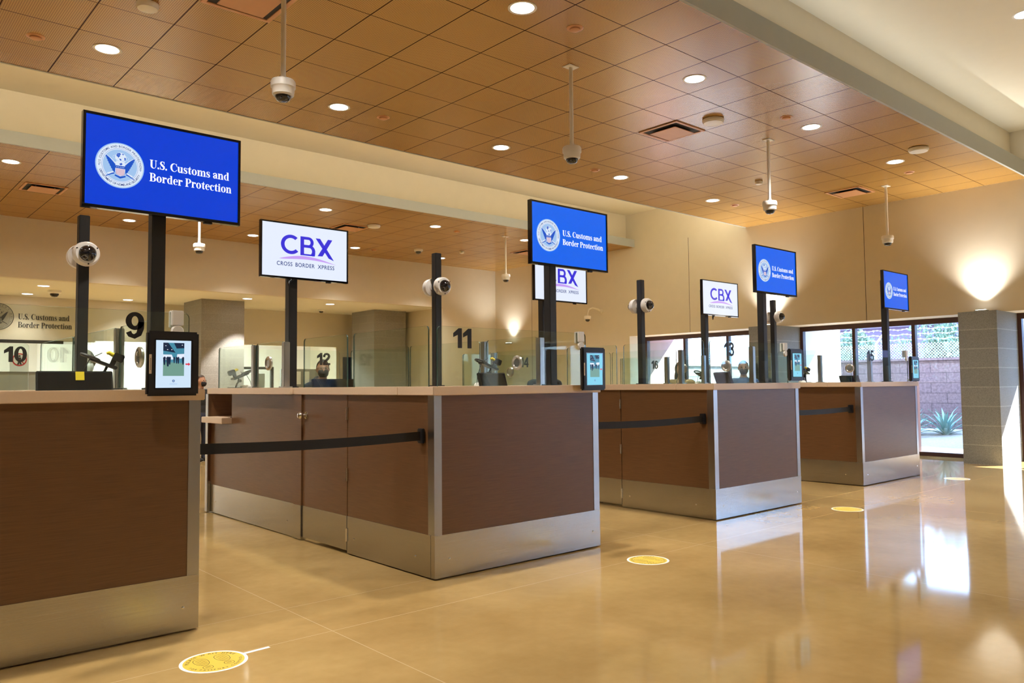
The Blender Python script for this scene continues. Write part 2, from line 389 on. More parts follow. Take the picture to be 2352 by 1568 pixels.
def serif_glyph(c):
    X = 70
    if c == 'U': return 92, rq(12, 34, 34, 100) + rq(2, 94, 44, 100) + rq(72, 34, 79, 100) + rq(62, 94, 89, 100) + ringq((45.5, 34, 33.5, 35), (53, 34, 19, 28), 180, 360)
    if c == 'S': return 66, serif_S(66, 100, 1.0)
    if c == '.': return 30, [arcpts(14, 10, 11, 11, 0, 360, 14)]
    if c == 'C': return 88, ringq((49, 50, 45, 51), (56, 50, 29, 45), 48, 312) + rq(78, 66, 84, 100) + strokeq([(75, 15), (84, 28)], [9, 3])
    if c == 'u': return 78, rq(10, 16, 30, X) + rq(2, X - 6, 30, X) + rq(48, 0, 68, X) + rq(40, X - 6, 68, X) + rq(48, 0, 76, 6) + strokeq([(20, 18), (25, 6), (36, 4), (50, 14)], [18, 14, 11, 7])
    if c == 's': return 54, serif_S(54, X, .82)
    if c == 't': return 50, rq(14, 12, 34, X) + [[(14, X - 4), (34, X - 4), (34, 92), (28, 92)]] + rq(2, X - 7, 48, X) + strokeq([(24, 14), (28, 5), (36, 4), (46, 12)], [19, 14, 10, 5])
    if c == 'o': return 72, ringq((36, 35, 33, 36.5), (36, 35, 12, 32), 0, 360, 28)
    if c == 'm': return 118, rq(10, 0, 30, X) + rq(2, X - 6, 30, X) + rq(2, 0, 38, 6) + rq(49, 0, 69, 50) + rq(42, 0, 76, 6) + rq(88, 0, 108, 50) + rq(80, 0, 116, 6) + strokeq([(28, 55), (40, 65), (52, 66), (59, 50)], [6, 10, 14, 20]) + strokeq([(67, 55), (79, 65), (91, 66), (98, 50)], [6, 10, 14, 20])
    if c == 'a': return 68, rq(40, 12, 60, 50) + strokeq([(50, 48), (46, 62), (32, 67), (14, 58)], [20, 14, 9, 11]) + [arcpts(14, 55, 9, 9, 0, 360, 12)] + strokeq([(46, 42), (24, 34), (14, 18), (22, 6), (34, 6), (46, 15)], [8, 14, 20, 16, 10, 7]) + strokeq([(50, 12), (56, 4), (66, 7)], [18, 9, 5])
    if c == 'n': return 80, rq(10, 0, 30, X) + rq(2, X - 6, 30, X) + rq(2, 0, 38, 6) + rq(50, 0, 70, 50) + rq(42, 0, 78, 6) + strokeq([(28, 54), (40, 65), (53, 66), (60, 50)], [6, 10, 14, 20])
    if c == 'd': return 78, rq(46, 0, 66, 100) + rq(38, 94, 66, 100) + rq(46, 0, 75, 6) + ringq((36, 35, 32, 36), (40, 35, 16, 31), 62, 298)
    if c == 'B': return 86, rq(12, 0, 34, 100) + rq(2, 94, 50, 100) + rq(2, 0, 50, 6) + rq(34, 49, 48, 55) + ringq((46, 75.5, 31, 24.5), (46, 75, 9, 18.5), -90, 90) + ringq((48, 27.5, 35, 27.5), (48, 27.5, 12, 21.5), -90, 90)
    if c == 'r': return 62, rq(10, 0, 30, X) + rq(2, X - 6, 30, X) + rq(2, 0, 40, 6) + strokeq([(28, 48), (36, 62), (50, 64)], [6, 10, 12]) + [arcpts(51, 58, 10, 10, 0, 360, 12)]
    if c == 'e': return 64, ringq((34, 35, 31, 36.5), (37, 35, 13, 32), 12, 318) + rq(18, 36, 62, 42) + ringq((34, 36, 28.5, 35), (36, 36, 12, 31), 0, 60)
    if c == 'P': return 82, rq(12, 0, 34, 100) + rq(2, 94, 48, 100) + rq(2, 0, 46, 6) + ringq((46, 72, 33, 28), (46, 72, 11, 22), -90, 90) + rq(34, 44, 48, 50)
    if c == 'c': return 60, ringq((34, 35, 31, 36.5), (38, 35, 14, 32), 48, 315) + [arcpts(48, 56, 9, 9, 0, 360, 12)]
    if c == 'i': return 42, rq(11, 0, 31, X) + rq(2, X - 6, 31, X) + rq(2, 0, 40, 6) + [arcpts(21, 88, 11, 11, 0, 360, 14)]
    return 32, []
def put_serif(mb, txt, x, z, y, w, cap, mname):
    tot = sum(serif_glyph(c)[0] for c in txt); sx = w / tot; sz = cap / 100; cx = 0
    for c in txt:
        adv, qs = serif_glyph(c)
        for q in qs:
            mb.add([(x + (cx + p[0]) * sx, y, z + p[1] * sz) for p in q], [tuple(range(len(q)))], mname)
        cx += adv
def digit_quads(c):     # heavy grotesque numerals in a unit-height box; returns width, quads
    if c == '1': return .42, [[(.0, .54), (.215, .66), (.42, 1), (.26, 1), (.0, .745)], [(.215, 0), (.42, 0), (.42, 1), (.215, .70)]]
    if c == '0': return .60, ringq((.30, .5, .30, .51), (.30, .5, .105, .36), 0, 360, 36)
    if c == '2': return .58, strokeq([(.09, .66), (.10, .78), (.18, .89), (.31, .915), (.43, .86), (.48, .73), (.43, .58), (.30, .43), (.16, .29), (.10, .15)], [.19, .19, .185, .18, .19, .20, .20, .20, .20, .20]) + rq(.0, 0, .58, .17)
    if c == '3': return .58, strokeq([(.09, .72), (.13, .85), (.28, .915), (.43, .86), (.465, .75), (.41, .62), (.26, .545)], [.18, .18, .175, .19, .20, .19, .16]) + strokeq([(.26, .545), (.42, .47), (.48, .30), (.43, .15), (.29, .08), (.14, .13), (.08, .28)], [.16, .19, .20, .19, .175, .18, .18])
    if c == '4': return .60, rq(.34, 0, .53, 1) + rq(0, .22, .60, .375) + strokeq([(.07, .30), (.42, .92)], [.17, .17])
    if c == '5': return .58, rq(.12, .83, .53, 1) + [[(.12, 1), (.06, .46), (.23, .46), (.28, 1)]] + strokeq([(.14, .50), (.29, .585), (.43, .51), (.48, .33), (.43, .16), (.29, .08), (.14, .13), (.08, .27)], [.14, .17, .19, .20, .19, .175, .18, .18])
    if c in '69':
        q = ringq((.30, .33, .295, .34), (.30, .33, .105, .185), 0, 360, 36) + strokeq([(.10, .36), (.105, .60), (.17, .82), (.31, .915), (.44, .86), (.50, .74)], [.20, .20, .19, .175, .175, .18])
        return .60, (q if c == '6' else [[(.60 - x, 1 - y) for x, y in k] for k in q])
def disc(mb, cx, cz, r, y, mname, n=48, r2=None):
    if r2 is None: mb.add([(cx + r * math.cos(2 * PI * i / n), y, cz + r * math.sin(2 * PI * i / n)) for i in range(n)], [tuple(range(n))], mname)
    else:
        for i in range(n):
            a, b = 2 * PI * i / n, 2 * PI * (i + 1) / n
            mb.add([(cx + r * math.cos(a), y, cz + r * math.sin(a)), (cx + r * math.cos(b), y, cz + r * math.sin(b)), (cx + r2 * math.cos(b), y, cz + r2 * math.sin(b)), (cx + r2 * math.cos(a), y, cz + r2 * math.sin(a))], [(0, 1, 2, 3)], mname)
def seal(mb, cx, cz, r, y, P, M, D, RD, BG, txt1, txt2, tm):
    e = .0006 * max(1, r / .13)
    disc(mb, cx, cz, r, y, P); disc(mb, cx, cz, r, y - e, M, r2=r * .955); disc(mb, cx, cz, r * .735, y - e, P, r2=r * .71); disc(mb, cx, cz, r * .70, y - 2 * e, BG)
    disc(mb, cx, cz, r * .745, y - 2 * e, D, r2=r * .735)
    ring_text(mb, txt1, cx, cz, r * .845, y - 3 * e, tm, r * .092, PI / 2, R(190))
    ring_text(mb, txt2, cx, cz, r * .845, y - 3 * e, tm, r * .092, -PI / 2, R(140), inside=True)
    for sgn in (-1, 1): disc(mb, cx + sgn * r * .845, cz - r * .10, r * .02, y - 3 * e, D, n=10)
    def P2(pts, m, k): mb.add([(cx + a * r, y - k * e, cz + b * r) for a, b in pts], [tuple(range(len(pts)))], m)
    # globe with orbit lines behind the head
    disc(mb, cx + .02 * r, cz + .34 * r, .23 * r, y - 3 * e, P)
    for pl in ([(-.17, .44), (-.12, .52), (-.02, .55), (.03, .50), (-.02, .46), (.0, .42), (-.05, .38), (-.08, .31), (-.10, .38), (-.14, .38)], [(-.04, .30), (.03, .29), (.05, .24), (.0, .15), (-.02, .24)], [(.08, .54), (.14, .52), (.12, .47), (.08, .49)], [(.16, .37), (.22, .37), (.22, .27), (.18, .22)]): P2(pl, D, 4)
    for q in strokeq(arcpts(.02, .34, .33, .12, 0, 360, 30), [.012] * 31): P2(q, P, 4)
    for q in strokeq([(-.34, .38), (-.2, .24), (0, .16), (.2, .24), (.33, .42)], [.02] * 5): P2(q, M, 5)
    # body, wings with notched feathers, head
    P2([(-.20, .14), (0, .22), (.20, .14), (.22, -.10), (.10, -.30), (-.10, -.30), (-.22, -.10)], P, 5)
    for s in (-1, 1):
        wing = [(.20, .04), (.34, .18), (.50, .34), (.62, .40)]
        edge = []
        for i in range(8):
            t = i / 8; bx = .62 - .36 * t ** 1.25; bz = .40 - .76 * t
            edge += [(bx, bz), (bx - .035, bz - .02)]
        P2([(s * a, b) for a, b in wing + edge + [(.22, -.36), (.19, -.14)]], D, 6)
        for q in strokeq([(s * .20, .06), (s * .36, .24), (s * .62, .42)], [.05, .03, .01]): P2(q, P, 7)
        P2([(s * .22, -.36), (s * .46, -.46), (s * .54, -.40), (s * .30, -.30)], P, 4); 
        for q in strokeq([(s * .24, -.37), (s * .36, -.42), (s * .58, -.55)], [.06, .05, .03]): P2(q, D, 7)
    P2([(-.06, .08), (.0, .18), (.08, .10), (.06, .02), (-.05, .02)], P, 7); P2([(-.05, .06), (.05, .12), (.09, .06), (.02, .0)], D, 8)
    # shield
    P2([(-.20, -.02), (.20, -.02), (.20, -.24), (.13, -.40), (0, -.48), (-.13, -.40), (-.20, -.24)], P, 8)
    P2([(-.20, -.02), (.20, -.02), (.20, -.14), (-.20, -.14)], D, 9)
    for i in range(5): disc(mb, cx + (-.14 + .07 * i) * r, cz - .08 * r, .018 * r, y - 10 * e, P, n=8)
    for i in range(7):
        x = -.17 + .052 * i; lo = -.46 + .9 * x * x * 2.2
        P2([(x, -.15), (x + .024, -.15), (x + .024, lo), (x, lo)], RD, 9)
    for q in strokeq([(-.22, -.46), (0, -.54), (.22, -.46)], [.06, .09, .06]): P2(q, D, 9)

# ------------------------------------------------------------------ room shell
CZ, UZ = 4.431, 5.2
WX, HZ = 14.05, 2.385
def S(name, mb, **k): return struct(mb.build(name, smooth=False, **k))
S('floor', MB().box(-9, 14.80, -9, 24, -.2, 0, 'floor'))
S('ceiling', MB().box(-9, 14.75, -9, 16.65, UZ, UZ + .2, 'offwhite'))
for i, (ya, yb) in enumerate(((3.83, 8.78), (11.72, 16.65))):
    S('ceiling_canopy' + ('' if i == 0 else '.001'), MB().box(-9, WX, ya, yb, CZ, CZ + .03, 'tile'))
    t = MB()
    t.box(-9, WX, ya - .03, ya, CZ - .004, CZ + (.225 if i == 0 else .17), 'fascia_grey')
    if i == 0: t.box(-9, WX, yb, yb + .03, CZ - .004, CZ + .225, 'fascia_grey')
    S('trim_%d' % (i + 1), t)
    t = MB(); t.box(-9, WX, ya + .22, (yb - .22) if i == 0 else 16.65, CZ + .03, UZ, 'cream')
    S('ceiling_bulkhead' + ('' if i == 0 else '.001'), t)
# wall with the windows, its columns
ctr = [4.49 + 3.77 * k for k in range(-3, 2)]
S('wall_right', MB().box(WX, 14.78, -9, 16.65, HZ, UZ + .2, 'cream').box(WX, 14.78, 11.88, 16.65, 0, HZ, 'cream').box(WX, 14.78, -9, -8.2, 0, HZ, 'cream'))
for i, (y, a, b) in enumerate(((6.405, HZ, CZ), (10.2, HZ, CZ), (15.18, .0, CZ), (2.6, HZ, UZ))):
    S('trim_%d' % (10 + i), MB().box(WX - .0015, WX, y - .004, y + .004, a, b, 'vent_dark'))
for i, c in enumerate(ctr):
    n = 'column' + ('' if i == 0 else '.%03d' % i)
    S(n, MB().box(13.65, 14.74, c - .275, c + .275, 0, HZ, 'column_block'))
    S('exterior_wall_fin' + ('' if i == 0 else '.%03d' % i), MB().box(14.76, 16.25, c - .275, c + .275, -.3, 2.5, 'white_paint'))
S('exterior_wall_fin.009', MB().box(14.79, 16.25, 11.88, 12.4, -.3, 2.5, 'pink_wall'))
S('exterior_roof_overhang', MB().box(14.79, 15.85, .5, 16.6, 2.5, 2.85, 'white_paint'))
edges = [(-8.2, ctr[0] - .275)] + [(ctr[i] + .275, ctr[i + 1] - .275) for i in range(4)] + [(ctr[4] + .275, 11.88)]
for i, (a, b) in enumerate(edges):
    t = MB(); x0, x1 = 14.60, 14.70
    t.box(x0, x1, a, b, HZ - .09, HZ, 'frame_brown').box(x0, x1, a, b, 0, .065, 'frame_brown')
    k = 3; ys = [a + (b - a) * j / k for j in range(k + 1)]
    for j, y in enumerate(ys):
        y = min(max(y, a + .03), b - .03)
        t.box(x0, x1, y - .03, y + .03, .065, HZ - .09, 'frame_brown')
    w = S('window_%d' % (i + 1), t)
    for j in range(k):
        g = MB().box(14.645, 14.655, ys[j] + (.06 if j == 0 else .03), ys[j + 1] - (.06 if j == k - 1 else .03), .065, HZ - .09, 'window_glass')
        g.build('pane', parent=w, smooth=False)
# back wall, corridor recess
BY, LZ, FY = 16.65, 3.325, 19.9
S('wall_back', MB().box(-9, 14.78, BY, BY + .15, LZ, UZ + .2, 'cream').box(12.25, 14.78, BY, BY + .15, 0, LZ, 'cream'))
S('ceiling_corridor', MB().box(-9, 12.4, BY + .15, 26, LZ, LZ + .1, 'offwhite'))
S('wall_corridor', MB().box(12.25, 12.4, BY + .15, 26, 0, LZ, 'cream').box(-9, 4.8, FY, FY + .15, 2.36, LZ, 'cream').box(4.8, 12.25, FY, FY + .15, 2.40, LZ, 'cream').box(10.95, 12.25, FY, FY + .15, 0, 2.40, 'cream'))
S('wall_far', MB().box(-9, 12.25, 24, 24.2, 0, LZ, 'white_paint').box(4.4, 4.55, FY + .15, 24, 0, LZ, 'white_paint'))
S('wall_left', MB().box(-9.2, -9, -9, 26, 0, UZ + .2, 'cream'))
S('wall_front', MB().box(-9, 14.75, -9.2, -9, 0, UZ + .2, 'cream'))
for i, c in enumerate((-2.05, 2.52, 7.07, 11.6)):
    if i in (0, 1): continue
    S('column.%03d' % (20 + i), MB().box(c - .5, c + .5, 18.15, 19.3, 0, LZ, 'bond_block'))
# corridor storefront frames and a glazed door
d = S('door_1', MB().box(7.6, 9.12, FY + .02, FY + .10, 1.765, 1.83, 'vent_dark').box(9.05, 9.12, FY + .02, FY + .10, 0, 1.765, 'vent_dark').box(7.6, 7.66, FY + .02, FY + .10, 0, 1.765, 'vent_dark'))
MB().box(7.66, 9.05, FY + .05, FY + .06, 0, 1.765, 'window_glass').build('pane', parent=d, smooth=False)
S('trim_3', MB().box(-4, 4.15, FY - .03, FY + .02, 2.30, 2.37, 'vent_dark'))
d = S('door_2', MB().box(11.15, 12.05, FY - .06, FY - .005, 0, 2.12, 'navy'))
for k, zz in enumerate(((.0))) if False else (): pass

# ------------------------------------------------------------------ ceiling things
def downlight(loc, label, group, r=.115, lens='lamp_lens'):
    o = empty('downlight', loc, label, 'ceiling light', group)
    MB().lathe([(r * .86, -.002), (r, -.006), (r * 1.06, -.004), (r * 1.06, .0), (r * .86, .0)], 'white_plastic', 36).build('trim_ring', parent=o)
    MB().lathe([(r * .86, -.003), (r * .5, -.004), (.001, -.004)], lens, 36).build('lens', parent=o)
    return o
def spot(loc, power, size=112, blend=1.0, col=(1, .935, .84), rad=.09, rot=None, name='lamp_glow'):
    l = bpy.data.lights.new(name, 'SPOT'); l.energy = power; l.spot_size = R(size); l.spot_blend = blend; l.color = col; l.shadow_soft_size = rad
    o = bpy.data.objects.new(name, l); COL.objects.link(o); o.location = loc
    if rot: o.rotation_euler = rot
    return o
LP = 300.0
first = None
words = ['first', 'second', 'third', 'fourth', 'fifth', 'sixth', 'seventh']
def put_light(x, y, z, label, group, power=LP, src=[None], **k):
    if src[0] is None: src[0] = downlight((x, y, z), label, group)
    else: dup(src[0], (x, y, z), label, group=group)
    if power: spot((x, y, z - .03), power, **k)
G1 = 'round downlights in the near wood canopy'; G2 = 'round downlights in the far wood canopy'
lx = [TX0 + TDX * (.5 + 4 * k) for k in range(5)]
for k, x in enumerate(lx):
    put_light(x, 7.83, CZ, 'round downlight in the near tile canopy, %s from the left along its far edge' % words[k], G1)
for k, x in enumerate(lx[1:]):
    put_light(x, 4.76, CZ, 'round downlight in the near tile canopy, %s from the left along its near edge' % words[k], G1)
for x in (lx[0], lx[0] - 4 * TDX, lx[0] - 8 * TDX):
    spot((x, 4.76, CZ - .05), LP)
    if x < lx[0]: spot((x, 7.83, CZ - .05), LP)
for k, x in enumerate(lx):
    put_light(x, 12.62, CZ, 'round downlight in the far tile canopy, %s from the left along its near edge' % words[k], G2)
for k, x in enumerate(lx[1:]):
    put_light(x, 15.72, CZ, 'round downlight in the far tile canopy, %s from the left along its back edge' % words[k], G2, power=LP * .75, size=98)
for x in (-.5, -2.9): spot((x, 14, CZ - .05), LP)
put_light(9.60, 2.57, UZ, 'round downlight in the plain upper ceiling above the hall', 'downlights in the plain upper ceiling')
for x, y in ((4.8, 2.57), (0, 2.57), (9.6, -2), (4.8, -2), (0, -2), (-4.5, 0)): spot((x, y, UZ - .05), LP * .6)
G3 = 'downlights in the low corridor ceiling'
for (x, y), t in zip(((3.33, 17.7), (7.4, 17.58), (9.5, 17.58), (3.35, 19.4), (5.35, 19.4)), ('left of the tall black camera pole', 'above the left grey block column', 'between the two grey columns', 'close to the wall seal', 'right of the leftmost camera pole')):
    put_light(x, y, LZ, 'small downlight in the low corridor ceiling, ' + t, G3, power=(420 if x == 7.4 else 60), **(dict(size=74, blend=.25) if x == 7.4 else {}))

def pend_cam(loc, drop, label, yaw=0.0):
    o = empty('pendant_camera', loc, label, 'security camera', 'dome cameras hanging from the canopies', yaw)
    MB().box(-.07, .07, -.05, .05, -.008, 0, 'white_plastic', .003).build('mount_plate', parent=o)
    MB().lathe([(.019, -drop + .20), (.019, -.008)], 'white_plastic', 16).build('pole', parent=o)
    h = MB().lathe([(.022, -drop + .20), (.024, -drop + .175), (.085, -drop + .165), (.092, -drop + .15), (.092, -drop + .11), (.084, -drop + .10), (.080, -drop + .055), (.070, -drop + .045), (.05, -drop + .045)], 'white_plastic', 32)
    h.build('housing', parent=o)
    MB().lathe([(.060, -drop + .047), (.058, -drop + .03), (.048, -drop + .012), (.030, -drop + .002), (.001, -drop)], 'dome_glass', 28).build('dome', parent=o)
    return o
pend_cam((2.60, 5.55, CZ), 0.98, 'white dome camera hanging on a pole, leftmost, cut off by the top of the photo')
pend_cam((5.52, 5.36, CZ), .97, 'white dome camera hanging on a pole over the middle of the near canopy')
pend_cam((9.17, 5.38, CZ), .97, 'white dome camera hanging on a pole between the two air vents')
pend_cam((12.83, 5.47, CZ), .97, 'white dome camera hanging on a pole closest to the window wall')
pend_cam((10.89, 12.56, CZ), .97, 'white dome camera hanging on a pole from the far canopy')
pend_cam((4.62, 12.9, CZ), .97, 'white dome camera hanging from the far canopy behind the leftmost screen pole')

def detector(loc, label, r=.09, m='white_plastic', name='smoke_detector', cat='smoke detector'):
    o = empty(name, loc, label, cat, name.replace('_', ' ') + 's on the ceilings')
    MB().lathe([(r * .8, 0), (r, -.006), (r, -.03), (r * .93, -.042)], m, 32).build('base', parent=o)
    MB().lathe([(r * .93, -.042), (r * .9, -.05), (r * .5, -.056), (.001, -.057)], m, 32).build('cover', parent=o)
    return o
detector((1.95, 6.67, CZ), 'white disc detector at the top left, above the leftmost downlight', .085)
detector((7.94, 5.37, CZ), 'large white disc beside the nearer air vent in the near canopy', .125)
detector((11.07, 4.27, CZ), 'white disc detector by the grey edge of the near canopy', .125)
detector((8.1, 13.25, CZ), 'white disc beside the air vent in the far canopy', .125)
detector((11.4, 12.05, CZ), 'white disc in the far canopy, beside the middle blue screen', .11)
detector((10.96, 6.61, CZ), 'small white disc next to the third hanging camera pole', .06)
detector((11.3, 14.6, CZ), 'small white disc in the far canopy above the lone camera pole', .06)
def sprinkler(loc, label):
    o = empty('ceiling_sprinkler', loc, label, 'sprinkler', 'tile coloured sprinkler covers in the canopies')
    MB().lathe([(.075, 0), (.075, -.006), (.066, -.010), (.05, -.010)], 'tile_plain', 28).build('ring', parent=o)
    MB().lathe([(.048, -.002), (.048, -.022), (.04, -.026), (.001, -.027)], 'tile_plain', 28).build('plate', parent=o)
for (x, y, t) in ((1.39, 7.95, 'left of the leftmost downlight'), (4.94, 4.74, 'just right of the topmost downlight'), (4.90, 7.81, 'beside the second far edge downlight'), (8.50, 7.79, 'left of the fourth far edge downlight'), (8.55, 4.77, 'left of the third near edge downlight'), (12.12, 7.79, 'right of the last far edge downlight'), (12.25, 4.87, 'right of the last near edge downlight')):
    sprinkler((x, y, CZ + .003), 'round brown sprinkler cover in the near canopy, ' + t)
for (x, y, t) in ((9.75, 12.75, 'in front of the glare on the tiles'), (9.6, 15.7, 'just right of the lone camera pole')):
    sprinkler((x, y, CZ + .003), 'round brown sprinkler cover in the far canopy, ' + t)
def vent(loc, label, src=[None]):
    if src[0] is not None: return dup(src[0], loc, label)
    o = empty('air_vent', loc, label, 'air vent', 'square air vents in the canopies'); s = .29
    t = MB()
    for a, b, c, d in ((-s, s, -s, -s + .035), (-s, s, s - .035, s), (-s, -s + .035, -s + .035, s - .035), (s - .035, s, -s + .035, s - .035)): t.box(a, b, c, d, -.012, 0, 'tile_plain')
    t.build('frame', parent=o, smooth=False)
    MB().box(-s + .035, s - .035, -s + .035, s - .035, -.003, 0, 'vent_dark').build('opening', parent=o, smooth=False)
    MB().box(-.195, .195, -.195, .195, -.034, -.026, 'tile_plain', .003).build('plate', parent=o)
    for i in range(4):
        a = PI / 4 + i * PI / 2
        MB().box(-.008, .008, -.008, .008, -.026, -.003, 'steel').build('hanger', parent=o, loc=(.185 * math.cos(a), .185 * math.sin(a), 0))
    src[0] = o; return o
vent((7.92, 5.96, CZ), 'square air vent near the middle of the near canopy, beside the white disc')
vent((12.77, 6.03, CZ), 'square air vent in the near canopy closest to the window wall')
vent((2.55, 6.06, CZ), 'square air vent at the top edge, above the leftmost hanging camera')
vent((2.60, 14.0, CZ), 'square air vent in the far canopy left of the largest blue screen')
vent((7.85, 13.75, CZ), 'square air vent in the far canopy behind the nearest white screen')
vent((12.6, 13.75, CZ), 'square air vent in the far canopy beside the middle blue screen')
def dome_small(loc, label, s=1.0):
    o = empty('ceiling_camera', loc, label, 'security camera', 'small dome cameras on the ceilings')
    MB().lathe([(.085 * s, 0), (.085 * s, -.03 * s), (.07 * s, -.045 * s), (.055 * s, -.045 * s)], 'white_plastic', 28).build('base', parent=o)
    MB().lathe([(.055 * s, -.045 * s), (.052 * s, -.065 * s), (.035 * s, -.085 * s), (.001, -.092 * s)], 'dome_glass', 24).build('dome', parent=o)
dome_small((3.70, 9.0, UZ), 'small dome camera on the upper ceiling beside the canopy edge, above the largest blue screen', 1.0)
dome_small((11.35, 8.99, UZ), 'small dome camera on the upper ceiling above the middle blue screen', 1.0)
dome_small((9.05, 19.0, LZ), 'small dome camera on the corridor ceiling left of the nearest white screen pole')
dome_small((9.98, 18.95, LZ), 'small dome camera on the corridor ceiling right of the nearest white screen pole')
dome_small((3.66, 18.4, LZ), 'dome camera on the corridor ceiling above the wall seal lettering', 1.5)
dome_small((10.35, 15.0, CZ), 'small dome camera in the far canopy left of its hanging camera', 1.2)
# uplights on column heads
for i, (c, t) in enumerate(((ctr[3], 'uplight on the block column at the right end of the windows'), (ctr[4], 'uplight on the block column behind the third blue screen'), (15.9, 'small uplight on the plain wall behind the number 11 glass'))):
    o = empty('wall_uplight', (13.86, c, HZ), t, 'wall light', 'uplights washing the window wall')
    MB().box(-.06, .06, -.09, .09, 0, .03, 'fascia_grey', .005).build('housing', parent=o)
    MB().box(-.045, .045, -.07, .07, .03, .034, 'lamp_lens').build('lens', parent=o)
    spot((13.90, c, HZ + .05), (190 if i < 2 else 70), 110, 1.0, (1, .97, .92), .04, (0, PI - R(12), 0))
# wall camera on a swan neck
o = empty('wall_camera', (WX, 12.73, 3.03), 'white dome camera on a curved arm fixed to the plain wall', 'security camera')
MB().lathe([(.055, 0), (.055, .03), (.03, .05)], 'cream', 24, Matrix.Rotation(-PI / 2, 4, 'Y')).build('wall_plate', parent=o)
MB().tube([(0, 0, 0), (-.12, .04, .05), (-.22, .1, .08), (-.30, .14, .04), (-.32, .16, -.05), (-.32, .16, -.10)], .022, 'cream', 12).build('arm', parent=o)
MB().lathe([(.02, .0), (.08, -.02), (.08, -.08), (.06, -.10)], 'white_plastic', 24, Matrix.Translation((-.32, .16, -.10))).build('housing', parent=o)
MB().lathe([(.058, -.10), (.05, -.13), (.03, -.15), (.001, -.156)], 'dome_glass', 24, Matrix.Translation((-.32, .16, -.10))).build('dome', parent=o)

